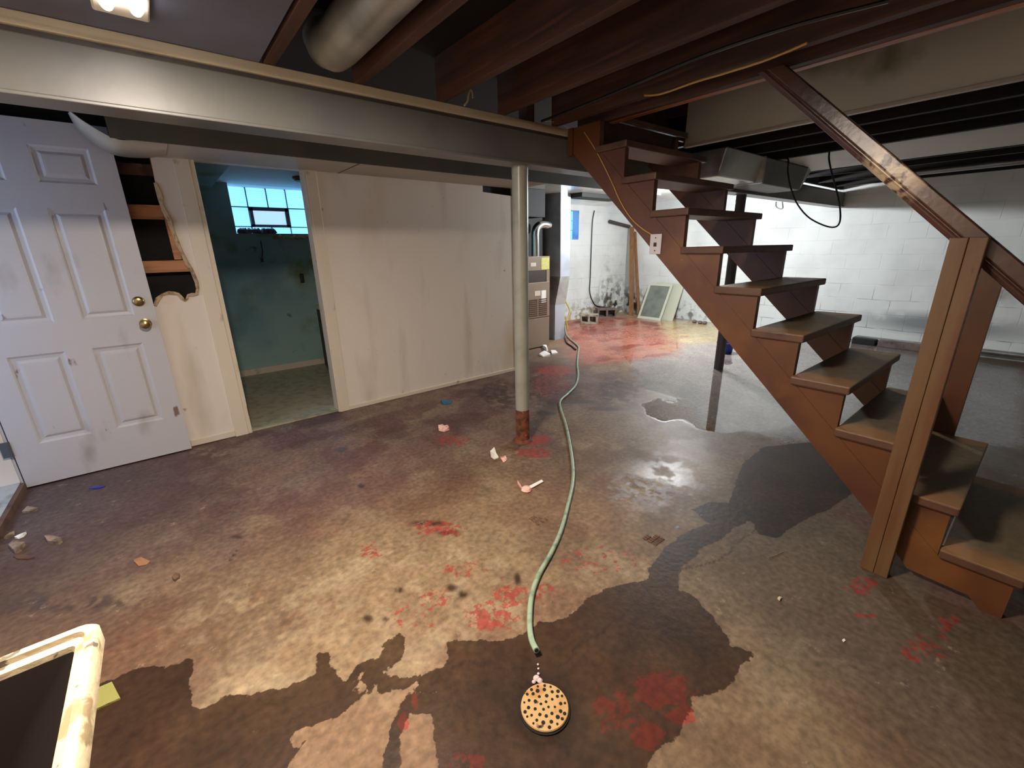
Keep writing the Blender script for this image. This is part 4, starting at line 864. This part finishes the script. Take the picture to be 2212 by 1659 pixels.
for ax, ay in ((x0 + .06, y0 + .06), (x1 - .1, y0 + .06), (x0 + .06, y1 - .1), (x1 - .1, y1 - .1)):
    g = G(); g.box(ax, ax + .035, ay, ay + .035, 0, .5); obj('leg', g, K['tub'], tb)

# ---------------------------------------------------------------- litter on the floor
def flat_scrap(name, quad, m, lab, cat, h=.004, crumple=0, group=None):
    P = [fl(*p) for p in quad]; g = G(); n = len(P)
    top = [(p[0], p[1], h + random.uniform(0, crumple)) for p in P]; bot = [(p[0], p[1], .001) for p in P]
    A = [g.b.verts.new(Vector([float(c) for c in p])) for p in top]; B = [g.b.verts.new(Vector([float(c) for c in p])) for p in bot]
    cx = sum(p[0] for p in P) / n; cy = sum(p[1] for p in P) / n
    c = g.b.verts.new(Vector((cx, cy, h + crumple * .7)))
    for i in range(n): g.b.faces.new([A[i], A[(i + 1) % n], c]); g.b.faces.new([A[i], B[i], B[(i + 1) % n], A[(i + 1) % n]])
    g.b.faces.new(B); return tag(obj(name, g, K[m]), lab, cat, group)
flat_scrap('scrub_pad', [(243, 1476), (261, 1511), (215, 1532), (180, 1548), (186, 1513), (205, 1492)], 'sponge', 'olive green scrub pad on the floor behind the tub rim', 'scrub pad', .008)
pw = thing('paper_wad', fl(1137, 1060), 'pink stained crumpled paper on the floor left of the hose', 'paper')
g = G(); c = fl(1137, 1060); g.lathe((c[0], c[1], 0), [(.02, 0), (.034, .008), (.026, .022), (.008, .028)], 9); obj('paper_ball', g, K['pink'], pw)
a = fl(1143, 1056); b_ = fl(1172, 1043); g = G(); n = np.array([-(b_ - a)[1], (b_ - a)[0], 0]); n = n / np.linalg.norm(n) * .011
g.hexa([a - n + [0, 0, .004], a + n + [0, 0, .004], b_ + n * .8 + [0, 0, .012], b_ - n * .8 + [0, 0, .012], a - n + [0, 0, .007], a + n + [0, 0, .012], b_ + n * .8 + [0, 0, .02], b_ - n * .8 + [0, 0, .015]]); obj('paper_tail', g, K['paper'], pw, label='white rolled end')
a = fl(1128, 1058); b_ = fl(1118, 1044); n = np.array([.004, .004, 0])
g = G(); g.hexa([a - n, a + n, b_ + n * .4, b_ - n * .4, a - n + [0, 0, .014], a + n + [0, 0, .014], b_ + n * .4 + [0, 0, .022], b_ - n * .4 + [0, 0, .022]]); obj('paper_tail', g, K['pink'], pw)
flat_scrap('paper_scrap', [(947, 925), (956, 918), (960, 922), (967, 919), (971, 929), (960, 933), (948, 931)], 'pink', 'crumpled pink paper scrap left of the grey post', 'paper', .006, .025)
flat_scrap('paper_scrap', [(1059, 978), (1068, 972), (1072, 984), (1077, 990), (1068, 993), (1061, 988)], 'paper', 'whitish crumpled scrap below the grey post, left of it', 'paper', .006, .02)
flat_scrap('paper_scrap', [(1081, 990), (1092, 987), (1096, 994), (1088, 1000)], 'pink', 'small pinkish scrap just right of the whitish one below the post', 'paper', .004, .012)
flat_scrap('paper_scrap', [(1172, 751), (1180, 749), (1184, 758), (1180, 759)], 'paper', 'upright white scrap at the furnace foot, upper of three', 'paper', .01, .05)
flat_scrap('paper_scrap', [(1165, 768), (1176, 762), (1188, 765), (1189, 770), (1174, 772)], 'paper', 'largest white scrap at the furnace foot', 'paper', .01, .03)
flat_scrap('paper_scrap', [(1190, 760), (1200, 759), (1205, 764), (1192, 766)], 'paper', 'right white scrap at the furnace foot', 'paper', .01, .02)
flat_scrap('blue_rag', [(952, 868), (962, 866), (968, 869), (977, 868), (974, 873), (958, 874)], 'bluet', 'small teal blue rag on the floor before the partition', 'rag', .004, .02)
flat_scrap('blue_pen_cap', [(192, 1057), (212, 1051), (228, 1051), (215, 1056)], 'blue', 'narrow dark blue sliver on the floor below the white door', 'plastic piece', .004, .004)
flat_scrap('dry_leaf', [(49, 1109), (62, 1100), (78, 1100), (84, 1102), (70, 1108)], 'leaf', 'curled pale leaf below the door sill, farthest from the camera', 'leaf', .008, .02, 'dry leaves by the door sill')
flat_scrap('dry_leaf', [(10, 1166), (22, 1156), (33, 1150), (32, 1156), (20, 1164)], 'leaf', 'brownish leaf touching the brown sill face', 'leaf', .008, .02, 'dry leaves by the door sill')
flat_scrap('dry_leaf', [(33, 1164), (45, 1156), (58, 1153), (52, 1160), (40, 1165)], 'paper', 'small whitish leaf right beside the brownish one at the sill', 'leaf', .006, .016, 'dry leaves by the door sill')
flat_scrap('dry_leaf', [(100, 1168), (110, 1162), (120, 1165), (136, 1172), (128, 1177), (106, 1176)], 'leaf', 'crumpled pale leaf farthest right of the leaves by the sill', 'leaf', .008, .03, 'dry leaves by the door sill')
flat_scrap('dry_leaf', [(22, 1186), (36, 1178), (56, 1177), (48, 1190), (34, 1198)], 'leaf', 'thin stemmed leaf nearest the camera by the sill', 'leaf', .008, .03, 'dry leaves by the door sill')
flat_scrap('wood_chip', [(30, 1205), (50, 1200), (76, 1206), (60, 1210), (38, 1209)], 'silld', 'dark brown flat chip below the leaves at the left edge', 'chip', .006, .008)
flat_scrap('tan_chip', [(290, 1210), (306, 1208), (325, 1214), (318, 1221), (300, 1224), (291, 1217)], 'leafo', 'tan orange leaf lying alone left of centre', 'leaf', .004, .012)
flat_scrap('curled_leaf', [(374, 1254), (382, 1244), (389, 1243), (388, 1250), (378, 1257)], 'silld', 'small curled brown leaf right of the tan one', 'leaf', .006, .02)
flat_scrap('pale_pebble', [(1679, 1294), (1684, 1291), (1688, 1294), (1684, 1299)], 'cord_white', 'small cream pebble on the floor below the stairs', 'pebble', .006, .008)
flat_scrap('white_crumb', [(1819, 1384), (1823, 1382), (1826, 1386), (1822, 1388)], 'paper', 'tiny white crumb on the floor at the lower right', 'crumb', .003, .004)
a = fl(1662, 1206); b_ = fl(1692, 1193); g = G(); g.tube([(a[0], a[1], .003), (b_[0], b_[1], .004)], .0015, 6); tag(obj('thin_stick', g, K['leaf']), 'thin pale stick lying on the floor left of the newel post', 'stick')
def grate(px, py, lab):
    c = fl(px, py); g = G()
    for i in range(5):
        for j in range(3):
            if random.random() < .2: continue
            dx = (i - 2) * .016; dy_ = (j - 1) * .028; g.box(c[0] + dx - .005, c[0] + dx + .005, c[1] + dy_ - .011, c[1] + dy_ + .011, .0, .0035)
    tag(obj('slotted_print', g, K['silld']), lab, 'floor mark')
grate(1163, 1122, 'dark slotted imprint on the floor left of the hose'); grate(1412, 1164, 'dark slotted imprint beside the wet trail right of the hose')

# ---------------------------------------------------------------- furnace corner
fu = thing('furnace', (4.15, 4.95, 0), 'taupe metal furnace cabinet behind the grey post', 'furnace')
fx0, fx1, fy = 3.86, 4.435, 4.65
g = G(); g.box(fx0, fx1, fy + .01, 5.35, .012, 1.13); obj('cabinet', g, K['furn'], fu, bevel=.004)
def fz(py): return aY(1187, py, fy)[2]
g = G(); g.box(fx0, fx1, fy, 5.35, fz(583), fz(553)); obj('top_hood', g, K['furn'], fu, bevel=.004)
g = G(); g.box(fx0, fx1 - .06, fy + .005, fy + .012, fz(608), fz(583)); obj('burner_opening', g, K['wood_dark'], fu)
g = G(); g.box(fx1 - .06, fx1, fy, fy + .02, fz(608), fz(583)); obj('side_rail', g, K['furn'], fu)
g = G(); g.box(fx0, fx1, fy - .004, fy + .01, fz(682), fz(608)); obj('upper_door', g, K['furn'], fu, bevel=.003)
g = G(); g.box(fx0, fx1, fy - .002, fy + .01, .015, fz(684)); obj('lower_door', g, K['furn'], fu, bevel=.003)
for xa, xb in ((4.03, 4.19), (4.22, 4.38)):
    g = G()
    for i in range(9):
        z = fz(679) + .028 * i; g.hexa([(xa, fy - .006, z), (xb, fy - .006, z), (xb, fy - .003, z), (xa, fy - .003, z), (xa, fy - .012, z + .018), (xb, fy - .012, z + .018), (xb, fy - .003, z + .022), (xa, fy - .003, z + .022)])
    obj('grille', g, K['furnd'], fu)
g = G(); g.box(4.27, 4.425, fy - .003, fy + .001, fz(583) + .01, fz(556)); obj('sticker', g, K['yellow'], fu, label='yellow printed sticker')
g = G(); g.box(4.07, 4.17, fy - .003, fy + .001, 1.18, 1.23); obj('nameplate', g, K['label'], fu)
g = G(); g.box(4.27, 4.36, fy - .007, fy - .003, .66, .84); obj('label_sheet', g, K['paper'], fu)
g = G(); g.box(4.14, 4.25, fy - .007, fy - .003, .77, .84); obj('label_sheet', g, K['label'], fu)
g = G(); g.tube(spline([(4.385, 4.9, 1.31), (4.385, 4.9, 1.5), (4.385, 4.9, 1.62), (4.41, 4.9, 1.70), (4.49, 4.9, 1.745), (4.60, 4.9, 1.745), (4.66, 4.92, 1.745)], 6), .058, 20)
fp = tag(obj('flue_pipe', g, K['chrome'], smooth=True), 'bright silver elbow pipe rising from the furnace top', 'pipe')
g = G(); g.box(3.8, 4.46, 4.78, 5.35, 1.84, 2.195); g.box(3.88, 4.32, 5.1, 5.32, 1.32, 1.84); tag(obj('supply_plenum', g, K['blackmetal']), 'dark metal plenum above the furnace', 'duct')
rt = thing('return_duct', (4.95, 5.1, 0), 'tall grey return air duct beside the furnace with an offset middle', 'duct')
def pz(x_, p): return aY(x_, p, 4.9)
T = [aY(1212, 452, 4.9), aY(1232, 452, 4.9), aY(1232, 595, 4.9), aY(1211, 598, 4.9), aY(1221, 656, 4.9), aY(1199, 660, 4.9)]
def ductpiece(x0a, x1a, x0b, x1b, z0, z1, ya=4.9, yb=5.6):   # bottom x-range, top x-range
    return G().hexa([(x0a, ya, z0), (x1a, ya, z0), (x1a, yb, z0), (x0a, yb, z0), (x0b, ya, z1), (x1b, ya, z1), (x1b, yb, z1), (x0b, yb, z1)])
K['duct_pale'] = mat('pale_blue_grey_duct', rgb(186, 192, 202), .4, metal=.3, var=((rgb(150, 156, 166), 3, .45, .7),))
obj('upper_duct', ductpiece(4.905, 5.115, 4.89, 5.10, .99, 2.2), K['duct_pale'], rt)
obj('offset_duct', ductpiece(4.80, 5.03, 4.905, 5.115, .56, .99), K['galvpaint'], rt)
obj('lower_duct', ductpiece(4.80, 5.01, 4.80, 5.03, .0, .56), K['duct_pale'], rt)
g = G(); g.box(4.46, 4.80, 5.15, 5.6, .0, 2.2); tag(obj('duct_shade_box', g, K['blackmetal']), 'tall black box added as the shade between furnace and grey duct', 'housing')  # added black box for the unlit side of the duct
g = G(); g.box(3.27, 5.1, 5.65, 5.75, 0, 2.195); tag(obj('dark_partition_board', g, K['blackmetal']), 'dark board standing behind the furnace', 'board')
g = G(); g.box(5.13, 6.1, 4.7, 5.0, 2.14, 2.197); tag(obj('flat_duct', g, K['blackmetal']), 'thin dark duct under the white ceiling right of the furnace', 'duct')

# cinder blocks
def cinder(a, b_, m, lab, h=.19, yaw=0):
    """a: centre on the floor"""
    t = tag(obj('cinder_block', G(), K[m], base=(a[0], a[1], 0)), lab, 'cinder block', 'cinder blocks in the far corner') if False else None
    L, W_ = b_; g = G(); R_ = Matrix.Rotation(yaw, 3, 'Z'); wl = .035
    def bx(x0, x1, y0, y1, z0, z1):
        P = [(x0, y0, z0), (x1, y0, z0), (x1, y1, z0), (x0, y1, z0), (x0, y0, z1), (x1, y0, z1), (x1, y1, z1), (x0, y1, z1)]
        g.hexa([R_ @ Vector(p) + Vector((a[0], a[1], 0)) for p in P])
    # holes run along local y (visible from the front)
    bx(-L / 2, L / 2, -W_ / 2, W_ / 2, 0, wl); bx(-L / 2, L / 2, -W_ / 2, W_ / 2, h - wl, h)
    for c in (-L / 2, -wl / 2, L / 2 - wl): bx(c, c + wl, -W_ / 2, W_ / 2, wl, h - wl)
    bx(-L / 2 + wl, L / 2 - wl, W_ / 2 - wl, W_ / 2 - .005, wl, h - wl)
    tag(obj('cinder_block', g, K[m]), lab, 'cinder block', 'cinder blocks in the far corner')
cinder((6.42, 5.60), (.34, .18), 'cinder', 'pale cinder block nearest the grey duct', .18, math.radians(-55))
cinder((7.2, 5.83), (.40, .2), 'darkcinder', 'darker cinder block lying nearer the mouldy corner', .2, math.radians(-35))
# leaning boards and pipe stub
def plank(p0, p1, w_, th, m, lab, name='leaning_board'):
    a = Vector(p0); b_ = Vector(p1); d = (b_ - a).normalized(); s = Vector((0, 1, 0)); n = d.cross(s).normalized() * th / 2; s = s * w_ / 2
    g = G(); g.hexa([a - s - n, a + s - n, a + s + n, a - s + n, b_ - s - n, b_ + s - n, b_ + s + n, b_ - s + n]); tag(obj(name, g, K[m]), lab, 'board', 'boards leaning in the far corner')
K['board'] = mat('brown_board', rgb(150, 108, 70), .6, var=((rgb(110, 74, 46), 8, .45, .7, (6, 6, .5)),))
plank((7.80, 5.62, .0), (8.06, 5.94, 1.82), .10, .03, 'board', 'left brown board leaning upright in the far corner')
plank((7.88, 5.48, .0), (8.09, 5.88, 1.72), .06, .03, 'board', 'right narrower board leaning in the far corner, slanting to the right')
a = aY(1325, 484, 5.99); g = G(); g.tube([(7.45, 6.05, 1.92), (8.12, 6.05, 1.83)], .035, 10); tag(obj('pipe_stub', g, K['darkpost'], smooth=True), 'short dark pipe near the top of the leaning boards', 'pipe')
# window screens leaning on the right wall
def screen(y0, y1, xb, xt, h, m, lab, mesh='screenmesh'):
    t = thing('window_screen', (xb, (y0 + y1) / 2, 0), lab, 'window screen', 'window screens leaning on the white wall')
    def at(yy, s, off=0): return Vector((xb + (xt - xb) * s - off, yy, h * s))
    g = G(); fw = .045
    def bar(ya, yb, sa, sb):
        P = []
        for s in (sa, sb):
            for o_ in (0, .02): P += [at(ya, s, o_), at(yb, s, o_)]
        g.hexa([P[0], P[1], P[3], P[2], P[4], P[5], P[7], P[6]])
    bar(y0, y1, 0, fw / h); bar(y0, y1, 1 - fw / h, 1); bar(y0, y0 + fw, fw / h, 1 - fw / h); bar(y1 - fw, y1, fw / h, 1 - fw / h)
    obj('screen_frame', g, K[m], t)
    g = G(); fw2 = .04
    g.hexa([at(y0 + fw2, .05, .004), at(y1 - fw2, .05, .004), at(y1 - fw2, .05, .008), at(y0 + fw2, .05, .008), at(y0 + fw2, .95, .004), at(y1 - fw2, .95, .004), at(y1 - fw2, .95, .008), at(y0 + fw2, .95, .008)])
    obj('screen_mesh', g, K[mesh], t)
screen(4.80, 5.34, 7.64, 7.98, .69, 'screenframe', 'front grey mesh window screen leaning on the white wall')
screen(4.62, 5.24, 7.78, 8.08, .70, 'screenframe', 'rear window screen leaning, its right edge showing past the front one', 'screenframe')
# bucket, curb
g = G(); c = fl(1569, 764); g.lathe((c[0] + .05, c[1] + .05, 0), [(.09, 0), (.11, .13), (.115, .13), (.115, .145), (.10, .145), (.085, .02)], 20); tag(obj('blue_bucket', g, K['blue'], smooth=True), 'small dark blue bucket behind the dark post', 'bucket')
g = G(); g.box(7.93, XW, -2.4, 1.75, 0, .07); struct(obj('baseboard_right', g, K['concrete'], bevel=.01), 'low grey curb at the foot of the white block wall')
g = G(); g.tube([(7.9, -2.4, .09), (7.9, .55, .09)], .03, 10); tag(obj('floor_pipe', g, K['galv'], smooth=True), 'pale pipe lying on the curb along the white wall', 'pipe')
for i, (ya, yb, m_, lab) in enumerate(((1.45, 1.72, 'blackmetal', 'black slab end lying against the curb of the white wall'), (.7, 1.42, 'darkcinder', 'row of brown bricks lying against the curb of the white wall'))):
    g = G(); g.box(7.8, 7.92, ya, yb, .0, .085); tag(obj('loose_brick', g, K[m_], bevel=.006), lab, 'brick')
for i, (px_, py_) in enumerate(((1500, 697), (1512, 699), (1522, 700))):
    c = fl(px_, py_); g = G(); g.lathe((c[0], c[1], 0), [(.03, 0), (.05, .02), (.03, .05), (.01, .055)], 7); tag(obj('rubble_piece', g, K['darkcinder']), ('left', 'middle', 'right')[i] + ' brown rubble lump at the foot of the far white wall', 'rubble', 'rubble at the white wall')
